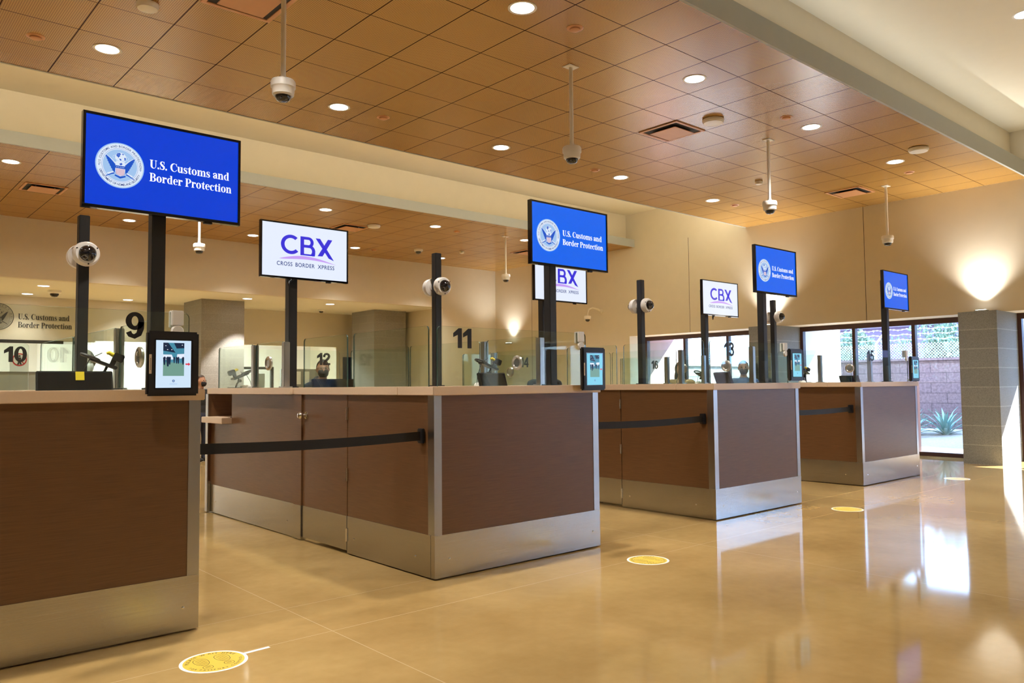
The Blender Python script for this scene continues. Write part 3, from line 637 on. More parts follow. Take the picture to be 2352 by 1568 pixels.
# ------------------------------------------------------------------ inspection booths
CT0, CT1, GT = 1.236, 1.296, 1.72
BD = 4.06
BOOTH = {9: (-.03, 4.415, 1.626), 11: (3.156, 4.393, 1.626), 13: (6.447, 4.43, 1.575), 15: (9.85, 4.60, 1.70)}
def screw(parent, loc, axis):
    M = {'y': Matrix.Rotation(PI / 2, 4, 'X'), 'x': Matrix.Rotation(-PI / 2, 4, 'Y')}[axis]
    return MB().lathe([(.007, -.001), (.007, .002), (.004, .004), (.001, .0045)], 'chrome', 12, M).build('screw', parent=parent, loc=loc)
def booth(num):
    X0, Y0, w = BOOTH[num]
    o = empty('inspection_booth', (X0, Y0, 0), 'brown wood inspection booth with steel kick plates, number %d on its front glass' % num, 'booth', 'inspection booths in a row')
    W, K = 'wood', 'brushed'
    MB().box(.045, w - .045, 0, .04, .295, CT0, W).build('front_panel', parent=o, smooth=False)
    MB().box(-.003, w + .003, -.005, .04, .01, .295, K).build('kick_plate', parent=o, smooth=False)
    MB().box(0, .04, .07, 1.155, .295, CT0, W).build('side_panel', parent=o, smooth=False)
    MB().box(-.005, .04, .04, 1.155, .01, .295, K).build('kick_plate', parent=o, smooth=False)
    for xs in ((-.003, .06), (w - .06, w + .003)):
        t = MB().box(xs[0], xs[1], -.003, .02, .295, CT0, 'post_metal')
        xe = (-.003, .02) if xs[0] < .5 else (w - .02, w + .003)
        t.box(xe[0], xe[1], .02, .07, .295, CT0, 'post_metal'); t.build('corner_guard', parent=o, smooth=False)
    d = MB().box(-.002, .036, 1.162, 1.912, .295, CT0, W).build('door', parent=o, smooth=False)
    MB().box(-.006, .036, 1.162, 1.912, .03, .295, K).build('kick_plate', parent=d, smooth=False)
    k = MB().lathe([(.032, 0), (.032, .006), (.013, .012), (.012, .035), (.026, .045), (.030, .06), (.022, .075), (.001, .08)], 'chrome', 24, Matrix.Translation((-.002, 1.85, 1.06)) @ Matrix.Rotation(-PI / 2, 4, 'Y')).build('door_knob', parent=d)
    for z in (1.09, .615, .15):
        MB().tube([(-.008, 1.158, z - .05), (-.008, 1.158, z + .05)], .009, 'chrome', 12).build('hinge', parent=d)
    MB().box(-.014, .04, 1.92, 2.06, .295, CT0, W).build('door_jamb', parent=o, smooth=False)
    MB().box(-.018, .04, 1.92, 2.06, .01, .295, K).build('kick_plate', parent=o, smooth=False)
    MB().box(0, .04, 2.06, 3.46, .295, CT0, W).box(0, .04, 3.46, 4.02, .295, .94, W).build('side_panel', parent=o, smooth=False)
    MB().box(-.005, .04, 2.06, 3.98, .01, .295, K).build('kick_plate', parent=o, smooth=False)
    MB().box(-.10, .32, 3.47, 4.02, .94, 1.0, 'counter', .004).build('transaction_shelf', parent=o)
    MB().box(-.03, w, 4.02, 4.06, .295, CT0, W).build('rear_panel', parent=o, smooth=False)
    MB().box(-.038, -.03, 4.005, 4.065, .01, CT0, 'post_metal').box(-.03, 0, 3.99, 4.02, .01, .33, K).build('end_post', parent=o, smooth=False)
    MB().box(-.03, w + .003, 4.06, 4.066, .01, .295, K).build('kick_plate', parent=o, smooth=False)
    MB().tube([(.03, 3.50, 1.0), (.03, 3.50, CT0)], .014, 'black_metal', 12).lathe([(.03, 0), (.03, .006), (.014, .01)], 'black_metal', 16, Matrix.Translation((.03, 3.5, 1.0))).build('shelf_rod', parent=o)
    MB().box(w - .04, w, .07, 4.02, .295, CT0, W).build('side_panel', parent=o, smooth=False)
    MB().box(w - .04, w + .005, .04, 4.06, .01, .295, K).build('kick_plate', parent=o, smooth=False)
    MB().box(.05, w - .05, .43, 1.40, .985, 1.01, 'counter').build('desk', parent=o, smooth=False)
    MB().box(.33, w - .05, 2.55, 3.06, .985, 1.01, 'counter').build('desk', parent=o, smooth=False)
    for p in ((.12, -.005, .13), (w - .08, -.005, .13)): screw(o, p, 'y')
    for y in (.22, 1.05, 2.2, 3.85): screw(o, (-.005, y, .13), 'x')
    c = MB()
    c.box(-.02, w + .02, -.02, .42, CT0, CT1, 'counter', .004).box(-.02, .28, .4205, 2.06, CT0, CT1, 'counter', .004).box(-.05, .28, 2.061, 3.70, CT0, CT1, 'counter', .004)
    c.box(w - .28, w + .02, .4205, 3.70, CT0, CT1, 'counter', .004).box(-.02, w + .02, 3.7005, 4.08, CT0, CT1, 'counter', .004)
    tag(c.build('countertop', loc=(X0, Y0, 0)), 'beige solid countertop lying on the booth with number %d on its front glass' % num, 'countertop', 'countertops of the booths')
for b in BOOTH: booth(b)

def rounded(x0, x1, z0, z1, r=.03, left=True, right=True):
    pts = [(x0, z0), (x1, z0)]
    pts += [(x1 - r + r * math.cos(a), z1 - r + r * math.sin(a)) for a in (0, PI / 8, PI / 4, 3 * PI / 8, PI / 2)] if right else [(x1, z1)]
    pts += [(x0 + r + r * math.cos(a), z1 - r + r * math.sin(a)) for a in (PI / 2, 5 * PI / 8, 3 * PI / 4, 7 * PI / 8, PI)] if left else [(x0, z1)]
    return pts
def pane(name_label, loc, length, along, z1=GT, group='clear glass screens on the booths', z0=CT1):
    pts = rounded(0, length, z0, z1); n = len(pts); th = .011
    t = MB(); vs = [(p[0], -th / 2, p[1]) for p in pts] + [(p[0], th / 2, p[1]) for p in pts]
    t.add(vs, [tuple(range(n)), tuple(reversed(range(n, 2 * n)))], 'screen_glass')
    t.add(vs, [(i, n + i, n + (i + 1) % n, (i + 1) % n) for i in range(n)], 'glass_edge')
    if along == 'y': t.xf(Matrix.Rotation(PI / 2, 4, 'Z'))
    o = t.build('glass_screen', smooth=False, loc=loc)
    return tag(o, name_label, 'glass screen', group)
def digits(parent, txt, x, h, z, y, w=None, m='decal_black'):
    dw = w / len(txt)
    for i, ch in enumerate(txt):
        gw, qs = digit_quads(ch); t = MB()
        x0 = x + w * sum(digit_quads(c)[0] + .05 for c in txt[:i]) / (sum(digit_quads(c)[0] + .05 for c in txt) - .05); sx = w / (sum(digit_quads(c)[0] + .05 for c in txt) - .05)
        for q in qs: t.poly([(x0 + p[0] * sx, z + p[1] * h) for p in q], m, y=y)
        t.build('number_decal', parent=parent, smooth=False, label='bold black digit %s' % ch)
NUMS = {9: ('10', 1.262, .095, 1.31, .18), 11: ('12', .235, .165, 1.21, .17), 13: ('14', .335, .18, 1.11, .165), 15: ('16', .42, .20, .87, .18)}
def post(loc, label):
    return tag(MB().box(-.028, .028, -.028, .028, CT1, GT - .01, 'post_metal', .004).box(-.045, .045, -.045, .045, CT1, CT1 + .012, 'post_metal').build('glass_post', loc=loc), label, 'post', 'steel posts holding the side glass')
def grille(loc, label, src=[None]):
    if src[0] is not None: return dup(src[0], loc, label)
    o = empty('speak_through_grille', loc, label, 'speaker grille', 'round metal speak-through grilles on the side glass')
    M = Matrix.Rotation(-PI / 2, 4, 'Y')
    MB().lathe([(.042, -.012), (.050, -.016), (.060, -.012), (.066, -.007), (.066, .007), (.060, .012), (.050, .016), (.042, .012), (.038, .008), (.038, -.008)], 'steel', 40, M).build('ring', parent=o)
    MB().lathe([(.039, -.006), (.039, .006), (.001, .006)], 'post_metal', 32, M).build('plate', parent=o)
    for z in (-.022, -.007, .008, .023):
        t = MB()
        l = math.sqrt(.037 ** 2 - z * z)
        for s in (-1, 1): t.box(s * .007 - .002, s * .007 + .002, -l, l, z - .003, z + .003, 'steel')
        t.build('louver', parent=o, smooth=False)
    src[0] = o; return o
for b, (X0, Y0, w) in BOOTH.items():
    rear, fx, fw, rx, rw = NUMS[b]
    f = pane('clear front glass screen bearing the large black number %d' % b, (X0 + .10, Y0 + .10, 0), w - .13, 'x')
    digits(f, str(b), fx - .10, .142, 1.568, -.0075, w=fw)
    r = pane('clear rear glass screen bearing the black number %s' % rear, (X0 + .08, Y0 + 4.0, 0), w - .2, 'x')
    digits(r, rear, rx - .08, .142, 1.552, -.0075, w=rw)
    q = 'of the number %d booth' % b
    p1, p2 = (.52, 1.50) if b == 13 else (.62, 1.38)
    pane('left side glass from the front corner to the gap, ' + q, (X0 + .05, Y0 + .13, 0), 1.02, 'y')
    pane('left side glass next to the side door knob, ' + q, (X0 + .05, Y0 + 1.25, 0), .75, 'y')
    pane('left side glass between two steel posts, ' + q, (X0 + .05, Y0 + 2.395, 0), .865 if b == 13 else .595, 'y')
    pane('left side glass beside the low shelf, ' + q, (X0 + .05, Y0 + (3.36 if b == 13 else 3.08), 0), .58 if b == 13 else .86, 'y')
    pane('right side glass between two steel posts, ' + q, (X0 + w - .05, Y0 + p1 + .035, 0), p2 - p1 - .07, 'y')
    pane('long right side glass behind the steel posts, ' + q, (X0 + w - .05, Y0 + p2 + .07, 0), 2.55 - p2, 'y')
    pane('right side glass at the rear, ' + q, (X0 + w - .05, Y0 + 2.65, 0), 1.2, 'y')
    post((X0 + .05, Y0 + 2.36, 0), 'steel post on the left counter, the nearer one, ' + q)
    post((X0 + .05, Y0 + (3.30 if b == 13 else 3.03), 0), 'steel post on the left counter, the farther one, ' + q)
    post((X0 + w - .05, Y0 + p1, 0), 'steel post on the right counter, the nearer one, ' + q)
    post((X0 + w - .05, Y0 + p2, 0), 'steel post on the right counter, the farther one, ' + q)
    grille((X0 + .05, Y0 + (3.0 if b == 13 else 2.72), 1.46 if b == 13 else 1.525), 'round metal grille in the left side glass ' + q)
    grille((X0 + w - .05, Y0 + (.86 if b == 13 else .92), 1.50), 'round metal grille in the right side glass ' + q)

# ------------------------------------------------------------------ screens on poles
def pole(name, x, y, wd, z0, z1, label, cat, group):
    o = empty(name, (x, y, z0), label, cat, group)
    MB().box(-wd / 2, wd / 2, -wd / 2, wd / 2, 0, z1 - z0, 'black_metal', .004).build('post', parent=o)
    MB().box(-.055, .055, -.055, .055, 0, .010, 'black_metal').build('base_plate', parent=o)
    return o
def tv_body(name, w, h, loc, label, group):
    o = empty(name, loc, label, 'screen', group)
    b = .014
    t = MB()
    t.box(-w / 2, w / 2, -.02, .02, h - b, h, 'gloss_black').box(-w / 2, w / 2, -.02, .02, 0, b * 1.25, 'gloss_black').box(-w / 2, -w / 2 + b, -.02, .02, b * 1.25, h - b, 'gloss_black').box(w / 2 - b, w / 2, -.02, .02, b * 1.25, h - b, 'gloss_black')
    t.build('bezel', parent=o, smooth=False)
    MB().box(-w / 2 + .005, w / 2 - .005, -.012, .022, .005, h - .005, 'black_plastic', .004).box(-.22, .22, .022, .045, .06, h - .08, 'black_plastic', .004).build('back_cover', parent=o)
    MB().box(-.11, .11, .045, .062, .12, h - .16, 'black_metal').build('wall_bracket', parent=o, smooth=False)
    MB().box(.22, .27, -.015, .01, -.012, 0, 'black_plastic', .003).build('sensor', parent=o)
    return o, -w / 2 + b, w / 2 - b, b * 1.25, h - b
def cbp_tv(loc, w, h, label, scr):
    o, x0, x1, z0, z1 = tv_body('display_screen', w, h, loc, label, 'blue screens with a round seal')
    MB().poly([(x0, z0), (x1, z0), (x1, z1), (x0, z1)], scr, y=-.0135).build('screen', parent=o, smooth=False)
    W, H = x1 - x0, z1 - z0
    t = MB(); seal(t, 0, 0, .150 * W, 0, 'seal_pale', 'seal_mid', 'seal_deep', 'seal_red', 'seal_mid', 'U.S. CUSTOMS AND BORDER PROTECTION', 'DEPARTMENT OF HOMELAND SECURITY', 'scr_navy')
    t.build('seal_emblem', parent=o, smooth=False, loc=(x0 + .208 * W, -.0145, z0 + .475 * H))
    t = MB()
    put_serif(t, 'U.S. Customs and', x0 + .392 * W, z0 + .505 * H, -.0145, .545 * W, .098 * H, 'scr_text')
    t.build('upper_lettering', parent=o, smooth=False); t = MB()
    put_serif(t, 'Border Protection', x0 + .392 * W, z0 + .352 * H, -.0145, .562 * W, .098 * H, 'scr_text')
    t.build('lower_lettering', parent=o, smooth=False)
    return o
def cbx_tv(loc, w, h, label):
    o, x0, x1, z0, z1 = tv_body('display_screen', w, h, loc, label, 'white screens with violet letters')
    MB().poly([(x0, z0), (x1, z0), (x1, z1), (x0, z1)], 'scr_white', y=-.0135).build('screen', parent=o, smooth=False)
    W, H = x1 - x0, z1 - z0
    P = lambda u, v: (x0 + u * W, z0 + v * H)
    t = MB(); V = 'scr_violet'
    def put(qs, m=V, y=-.0150):
        for q in qs: t.add([(P(*p)[0], y, P(*p)[1]) for p in q], [tuple(range(len(q)))], m)
    put(ringq((.325, .62, .115, .185), (.325, .62, .073, .122), 48, 318, 30))
    st = [(.435, .435), (.478, .437), (.478, .80), (.435, .80)]
    put([st]); put(rq(.478, .745, .53, .80)); put(rq(.478, .59, .54, .645)); put(rq(.478, .437, .545, .455))
    put(ringq((.53, .695, .062, .105), (.53, .695, .024, .052), -90, 90)); put(ringq((.54, .525, .072, .122), (.54, .525, .032, .066), -52, 90)); put(rq(.478, .437, .578, .468)); put([[(.56, .437), (.607, .437), (.612, .50), (.575, .47)]])
    put([[(.615, .795), (.67, .795), (.84, .385), (.775, .425)]]); put([[(.765, .795), (.82, .795), (.70, .455), (.64, .45)]])
    n = 24
    up = [(.19 + .68 * i / n, .335 + .10 * math.sin(PI * min(1, (i / n) ** .92)) - .03 * i / n) for i in range(n + 1)]
    lo = [(a, b - .062 * math.sin(PI * (i / n) ** .75) if 0 < i < n else b) for i, (a, b) in enumerate(up)]
    put([[up[i], up[i + 1], lo[i + 1], lo[i]] for i in range(n)], 'scr_lilac')
    t.build('logo', parent=o, smooth=False)
    for wd, u, ln in (('CROSS', .165, .178), ('BORDER', .379, .226), ('XPRESS', .642, .203)):
        t = MB(); put_text(t, wd, *P(u, .205), -.0150, 'scr_navy', h=.078 * H, w=ln * W, bold=.012, spacing=1.1)
        t.build('word', parent=o, smooth=False)
    t = MB().tube([(-.16, .02, .02), (-.17, .02, -.03), (-.155, .025, -.055), (-.14, .03, -.02), (-.10, .03, .01)], .008, 'black_plastic', 8)
    t.build('cable_loop', parent=o)
    return o
POS = {9: (1.485, .87, 1.475), 11: (4.795, .925, 4.655), 13: (8.085, .865, 7.955), 15: (11.20, .79, 11.09)}
TXT = {9: ('largest, leftmost blue screen with round seal and white serif lettering', 'scr_blue'), 11: ('second blue screen from the left, with round seal, above the number 11 booth', 'scr_blue_light'), 13: ('third blue screen from the left, with round seal, above the number 13 booth', 'scr_blue_light'), 15: ('smallest, rightmost blue screen with round seal, above the last booth', 'scr_blue_light')}
for b in BOOTH:
    x, w, px = POS[b]
    cbp_tv((x, 4.70, 2.285), w, .525, TXT[b][0], TXT[b][1])
    pole('screen_pole', px, 4.80, .076, CT1, 2.70, 'black square pole carrying the blue screen above the number %d booth' % b, 'pole', 'black poles carrying screens')
for b, x, w, px, t in ((11, 3.50, .905, 3.415, 'nearest white screen with violet letters, right of the largest blue screen'), (13, 6.94, .92, 6.745, 'white screen with violet letters partly hidden by the second blue screen'), (15, 10.37, .945, 10.125, 'white screen with violet letters left of the third blue screen')):
    cbx_tv((x, 6.97, 2.32), w, .53, t)
    pole('screen_pole', px, 7.085, .085, CT1, 2.72, 'black square pole under the ' + t.split(' with')[0] + (' behind the second blue screen' if b == 13 else ' at the number %d booth' % b), 'pole', 'black poles carrying screens')
def pole_cam(loc, rz, label):
    o = empty('pole_camera', loc, label, 'security camera', 'dome cameras fixed to black poles', rz)
    M = Matrix.Rotation(PI / 2, 4, 'X')
    MB().lathe([(.045, 0), (.05, .012), (.088, .03), (.092, .045), (.088, .085), (.078, .098), (.060, .100)], 'white_plastic', 36, M).build('housing', parent=o)
    MB().lathe([(.060, .098), (.058, .115), (.046, .138), (.026, .152), (.001, .156)], 'dome_glass', 30, M).build('dome', parent=o)
    for a in (.6, 2.7, 4.8): MB().lathe([(.006, .094), (.006, .099), (.001, .100)], 'vent_dark', 8, M).build('screw', parent=o, loc=(.078 * math.cos(a), 0, .078 * math.sin(a)))
    return o
for b, x, y, zt, zc in ((9, 1.486, 6.55, 2.60, 2.30), (11, 4.67, 6.45, 2.63, 2.29), (13, 7.88, 6.47, 2.62, 2.29), (15, 11.36, 6.66, 2.60, 2.33)):
    t = {9: 'leftmost', 11: 'second', 13: 'third', 15: 'rightmost'}[b]
    pole('camera_pole', x, y, .072, CT1, zt, '%s free-standing black camera pole, on the number %d booth' % (t, b), 'pole', 'black poles carrying dome cameras')
    pole_cam((x, y - .0372, zc), 0, 'white dome camera facing the hall on the %s camera pole' % t)
    pole_cam((x, y + .0372, zc), PI, 'white dome camera facing the back on the %s camera pole' % t)

# ------------------------------------------------------------------ face kiosks
def kiosk(loc, label, pale, w=.262, h=.337):
    o = empty('tablet_kiosk', loc, label, 'tablet', 'black tablets on the booth corners')
    MB().box(-w / 2, w / 2, -.012, .030, 0, h, 'black_plastic', .010).build('casing', parent=o)
    b = .034
    MB().box(-w / 2 + b, w / 2 - b, -.0135, -.011, .036, h - .042, 'gloss_black').build('bezel', parent=o, smooth=False)
    x0, x1, z0, z1 = -w / 2 + .040, w / 2 - .044, .042, h - .048
    MB().poly([(x0, z0), (x1, z0), (x1, z1), (x0, z1)], pale, y=-.0142).build('screen', parent=o, smooth=False)
    t = MB(); W, H = x1 - x0, z1 - z0; Q = lambda u, v: (x0 + u * W, z0 + v * H)
    def q(pts, m, k=1): t.poly([Q(*p) for p in pts], m, y=-.0142 - .0004 * k)
    q([(.2, .25), (.8, .25), (.8, .52), (.2, .55)], 'kiosk_floor'); q([(.2, .52), (.8, .52), (.8, .95), (.2, .95)], 'kiosk_sky')
    q([(.2, .95), (.34, .95), (.55, .74), (.2, .78)], 'kiosk_dark', 2); q([(.50, .95), (.8, .95), (.8, .84), (.58, .83)], 'kiosk_dark', 2)
    q([(.2, .58), (.5, .60), (.44, .70), (.2, .70)], 'scr_white', 2); q([(.58, .62), (.8, .62), (.8, .72), (.6, .71)], 'scr_white', 2)
    for x, s in ((.22, 1.2), (.31, 1.5), (.37, 1.1), (.50, .8), (.57, .9), (.62, .9), (.75, 1.1)):
        q([(x, .60 - .10 * s), (x + .03 * s, .60 - .10 * s), (x + .045 * s, .64), (x + .015 * s, .66), (x - .02 * s, .63)], 'kiosk_dark', 3)
    for x, z in ((.25, .88), (.72, .90), (.42, .80), (.30, .80)): q([(x, z), (x + .04, z), (x + .03, z + .012), (x + .01, z + .012)], 'scr_text', 4)
    t.build('photo_inset', parent=o, smooth=False)
    t = MB(); [t.poly([Q(*p) for p in pts], 'kiosk_red', y=-.0148) for pts in ([(.84, .485), (.93, .485), (.93, .515), (.84, .515)], [(.92, .465), (.985, .50), (.92, .535)])]
    t.build('red_arrow', parent=o, smooth=False)
    t = MB(); disc(t, *Q(.5, .145), .0065, -.0148, 'scr_navy', 20); disc(t, *Q(.5, .145), .004, -.0151, 'seal_mid', 16)
    for v in (.085, .07): t.poly([Q(.39, v), (Q(.61, v)), Q(.61, v + .006), Q(.39, v + .006)], 'seal_mid', y=-.0148)
    t.build('seal_mark', parent=o, smooth=False)
    t = MB().box(-w / 2 + .008, -w / 2 + .020, -.0135, -.011, .115, .215, 'label_tan')
    for i in range(9): t.box(-w / 2 + .012, -w / 2 + .016, -.0140, -.0134, .135 + .007 * i, .139 + .007 * i, 'vent_dark')
    t.build('label_strip', parent=o, smooth=False)
    MB().box(-.02, .02, .03, .055, .02, .22, 'steel', .003).box(-.02, .02, .045, .095, .0, .03, 'steel', .003).build('mount_arm', parent=o)
    return o
for b, x, z, y, pale in ((9, 1.412, 1.263, 4.30, 'kiosk_pale'), (11, 4.625, 1.255, 4.285, 'kiosk_cyan'), (13, 7.80, 1.318, 4.32, 'kiosk_cyan'), (15, 11.25, 1.30, 4.495, 'kiosk_cyan')):
    kiosk((x, y, z), {9: 'largest black tablet with lit screen on the right corner of the leftmost booth', 11: 'black tablet with blue screen on the right corner of the number 11 booth', 13: 'black tablet with blue screen on the right corner of the number 13 booth', 15: 'smallest, rightmost black tablet on the corner of the last booth'}[b], pale)
    X0, Y0, w = BOOTH[b]
    cx = {9: 1.515, 11: 4.76, 13: 7.98, 15: 11.45}[b]; cx = min(cx, X0 + w - .10)
    o = empty('clip_on_camera', (cx, Y0 + .10, GT), 'white clip-on device with a round disc hooked over the glass behind the %s tablet' % {9: 'largest', 11: 'second', 13: 'third', 15: 'smallest'}[b], 'camera', 'white devices hooked over the front glass')
    MB().box(-.032, .032, -.030, -.007, -.075, .010, 'white_plastic', .004).box(-.032, .032, .007, .028, -.085, .010, 'white_plastic', .004).box(-.032, .032, -.007, .007, .001, .010, 'white_plastic').build('clip', parent=o)
    MB().lathe([(.034, 0), (.034, .012), (.028, .018), (.001, .018)], 'white_plastic', 28, Matrix.Translation((0, -.012, -.105)) @ Matrix.Rotation(PI / 2, 4, 'X')).build('disc', parent=o)

# ------------------------------------------------------------------ things on the counters
def monitor(loc, w, h, tilt, rz, label, sticker=False):
    o = empty('computer_monitor', loc, label, 'monitor', 'dark monitors in the booths', rz)
    M = Matrix.Translation((0, 0, .10)) @ Matrix.Rotation(tilt, 4, 'X')
    MB().box(-w / 2, w / 2, 0, .03, 0, h, 'black_plastic', .004).xf(M).build('casing', parent=o)
    MB().box(-w / 2 + .01, w / 2 - .01, -.002, .0, .012, h - .01, 'gloss_black').xf(M).build('screen', parent=o, smooth=False)
    MB().box(-.03, .03, .03, .06, .0, .16, 'black_plastic').box(-.12, .12, -.03, .15, 0, .012, 'black_plastic').build('stand', parent=o, smooth=False)
    if sticker: MB().box(.0, .045, -.004, -.002, h - .055, h - .005, 'yellow').xf(M).build('yellow_tag', parent=o, smooth=False)
    return o
monitor((1.115, 4.98, 1.01), .39, .305, R(-14), R(-3), 'wide black glossy monitor with a yellow tag behind the leftmost counter', True)
monitor((4.30, 5.05, 1.01), .33, .31, R(-16), R(8), 'dark monitor behind the counter under the number 14')
monitor((4.02, 7.30, 1.01), .50, .275, R(-10), R(4), 'dark monitor in front of the officer under the number 12')
monitor((7.62, 5.0, 1.01), .34, .33, R(-18), R(62), 'dark monitor seen edge-on behind the number 13 counter')
monitor((10.95, 5.2, 1.01), .30, .30, R(-20), R(-30), 'pale tilted monitor behind the number 15 counter')
def scan_arm(loc, rz, label, h=.16, big=False):
    o = empty('document_camera', loc, label, 'document camera', 'black cameras on jointed arms at the counters', rz)
    MB().box(-.07, .05, -.05, .05, 0, .008, 'black_metal', .002).build('base', parent=o)
    MB().tube([(0, 0, .008), (.015, 0, h * .35), (.04, 0, h * .55), (.02, 0, h * .8)], .009, 'black_metal', 10).lathe([(.016, -.02), (.016, .02)], 'black_metal', 14, Matrix.Translation((.04, 0, h * .55)) @ Matrix.Rotation(PI / 2, 4, 'X')).build('arm', parent=o)
    M = Matrix.Translation((.03, 0, h * .85)) @ Matrix.Rotation(R(-22), 4, 'Y')
    MB().box(-.07, .10, -.05, .05, -.008, .012, 'black_plastic', .004).xf(M).build('plate', parent=o)
    MB().tube([(.10 + .055 * math.cos(2 * PI * i / 24), .055 * math.sin(2 * PI * i / 24), .012) for i in range(25)], .009, 'black_plastic', 8).xf(M).build('ring_light', parent=o)
    MB().box(-.085, -.02, -.03, .03, .045, .095, 'black_plastic', .005).box(-.05, -.02, -.015, .015, .012, .05, 'black_plastic').xf(M).build('camera_head', parent=o)
    MB().tube([(-.02, 0, .075), (.01, 0, .080), (.022, 0, .070)], [.014, .013, .008], 'yellow', 12).xf(M).build('plug', parent=o, label='yellow cable plug')
    MB().tube([(.05, 0, h * 1.25), (.12, .02, h * 1.05), (.17, .03, h * .5), (.18, .03, .01)], .003, 'black_plastic', 6).build('cable', parent=o)
    MB().lathe([(.075, 0), (.07, .018), (.05, .030), (.001, .034)], 'white_plastic', 28, Matrix.Translation((.12, .01, 0)) @ Matrix.Scale(.62, 4, (0, 1, 0))).build('puck', parent=o, label='white oval base')
    return o
scan_arm((3.31, 8.14, CT1), R(0), 'black tilted document camera on the counter above the low shelf', .135)
scan_arm((4.62, 5.52, CT1), R(168), 'black document camera on a tall arm beside the bright wall uplight', .20)
scan_arm((1.44, 5.58, CT1), R(170), 'dark document camera on an arm left of the largest tablet', .19)
scan_arm((10.07, 7.10, CT1), R(180), 'black document camera beside the person under the number 16', .14)
scan_arm((11.39, 6.15, CT1), R(175), 'black document camera at the last booth in front of the window', .18)

# ------------------------------------------------------------------ belts, floor stickers
def belt(x0, x1, y, label):
    o = empty('retractable_belt', ((x0 + x1) / 2, y, .96), label, 'barrier belt', 'black belts closing the lanes between booths')
    L = (x1 - x0) / 2; n = 12
    pts = [(-L + 2 * L * i / n, -.014 * math.sin(PI * i / n)) for i in range(n + 1)]
    t = MB()
    for i in range(n):
        (a, za), (b, zb) = pts[i], pts[i + 1]
        t.add([(a, -.001, za - .03), (b, -.001, zb - .03), (b, -.001, zb + .03), (a, -.001, za + .03), (a, .001, za - .03), (b, .001, zb - .03), (b, .001, zb + .03), (a, .001, za + .03)], [(0, 1, 2, 3), (7, 6, 5, 4), (0, 4, 5, 1), (2, 6, 7, 3)] + ([(0, 3, 7, 4)] if i == 0 else []) + ([(1, 5, 6, 2)] if i == n - 1 else []), 'belt')
    t.build('strap', parent=o, smooth=False)
    MB().box(L - .022, L, -.03, .035, -.05, .05, 'black_plastic', .005).build('cassette', parent=o)
    MB().box(-L, -L + .012, -.025, .025, -.04, .04, 'black_plastic', .003).build('wall_clip', parent=o)
belt(1.604, 3.150, 4.52, 'black belt across the lane left of the number 11 booth')
belt(4.79, 6.441, 4.54, 'black belt across the lane left of the number 13 booth')
belt(8.03, 9.844, 4.72, 'black belt across the lane left of the last booth')
def sticker(loc, label, src=[None]):
    if src[0] is not None: return dup(src[0], loc, label)
    o = empty('floor_sticker', loc, label, 'floor sticker', 'round yellow waiting stickers on the floor')
    MB().lathe([(.155, 0), (.155, .0010), (.001, .0011)], 'sticker_white', 56).build('rim', parent=o, smooth=False)
    MB().lathe([(.139, .0011), (.139, .0017), (.001, .0018)], 'sticker_yellow', 56).build('face', parent=o, smooth=False)
    F = Matrix.Translation((0, 0, .0022)) @ Matrix.Rotation(-PI / 2, 4, 'X') @ Matrix.Rotation(0, 4, 'Z')
    t = MB()
    ring_text(t, 'PLEASE WAIT HERE', 0, 0, .120, 0, 'decal_black', .017, PI / 2, R(150))
    ring_text(t, 'FOR PASSPORT CONTROL', 0, 0, .120, 0, 'decal_black', .013, -PI / 2, R(165), inside=True)
    t.xf(F).build('lettering', parent=o, smooth=False)
    for s in (-1, 1):
        t = MB(); cx = s * .050
        out = [(cx + .033 * math.cos(a) * (1 + .14 * math.sin(a)), .024 + .056 * math.sin(a)) for a in [2 * PI * i / 26 for i in range(27)]]
        heel = [(cx + .023 * math.cos(a), -.062 + .024 * math.sin(a)) for a in [2 * PI * i / 18 for i in range(19)]]
        for loop in (out, heel):
            for q in strokeq(loop, [.0022] * len(loop)): t.poly(q, 'decal_black')
        for k in range(7):
            z = -.016 + .0125 * k; l = .029 * math.sqrt(max(.05, 1 - ((z - .024) / .056) ** 2))
            for q in rq(cx - l * .85, z, cx + l * .85, z + .0022): t.poly(q, 'decal_black')
        for k in range(3):
            z = -.068 + .008 * k
            for q in rq(cx - .012, z, cx + .012, z + .002): t.poly(q, 'decal_black')
        t.xf(F).build('footprint', parent=o, smooth=False)
    src[0] = o; return o
sticker((1.47, 3.845, 0), 'round yellow footprint sticker on the floor in front of the leftmost booth')
sticker((4.67, 3.81, 0), 'round yellow footprint sticker on the floor in front of the number 11 booth')
sticker((7.98, 3.90, 0), 'round yellow footprint sticker on the floor in front of the number 13 booth')
sticker((11.46, 4.09, 0), 'round yellow sticker on the floor in front of the block column')
t = MB().box(-.075, .075, -.011, .011, 0, .0012, 'paper')
tag(t.build('tape_strip', smooth=False, loc=(1.682, 3.861, 0), rot=(0, 0, R(3))), 'short pale tape strip touching the nearest yellow floor sticker', 'tape')

# ------------------------------------------------------------------ wall sign, posters, back corridor
o = empty('wall_emblem', (2.91, FY - .001, 2.86), 'round black and grey eagle seal on the far wall, cut off by the left edge', 'emblem')
t = MB(); seal(t, 0, 0, .285, 0, 'sign_pale', 'sign_grey', 'sign_grey', 'sign_grey', 'sign_pale', 'DEPARTMENT OF', 'HOMELAND SECURITY', 'sign_grey')
t.xf(Matrix.Translation((0, -.012, 0))); t.build('seal_face', parent=o, smooth=False)
MB().lathe([(.285, 0), (.285, .010), (.001, .010)], 'cream', 48, Matrix.Rotation(PI / 2, 4, 'X')).build('disc', parent=o, smooth=False)
o = empty('wall_lettering', (3.27, FY - .001, 2.60), 'dark grey serif lettering in two lines on the far wall', 'sign')
t = MB(); put_serif(t, 'U.S. Customs and', 0, .215, -.012, 1.0, .125, 'sign_grey'); t.build('upper_line', parent=o, smooth=False)
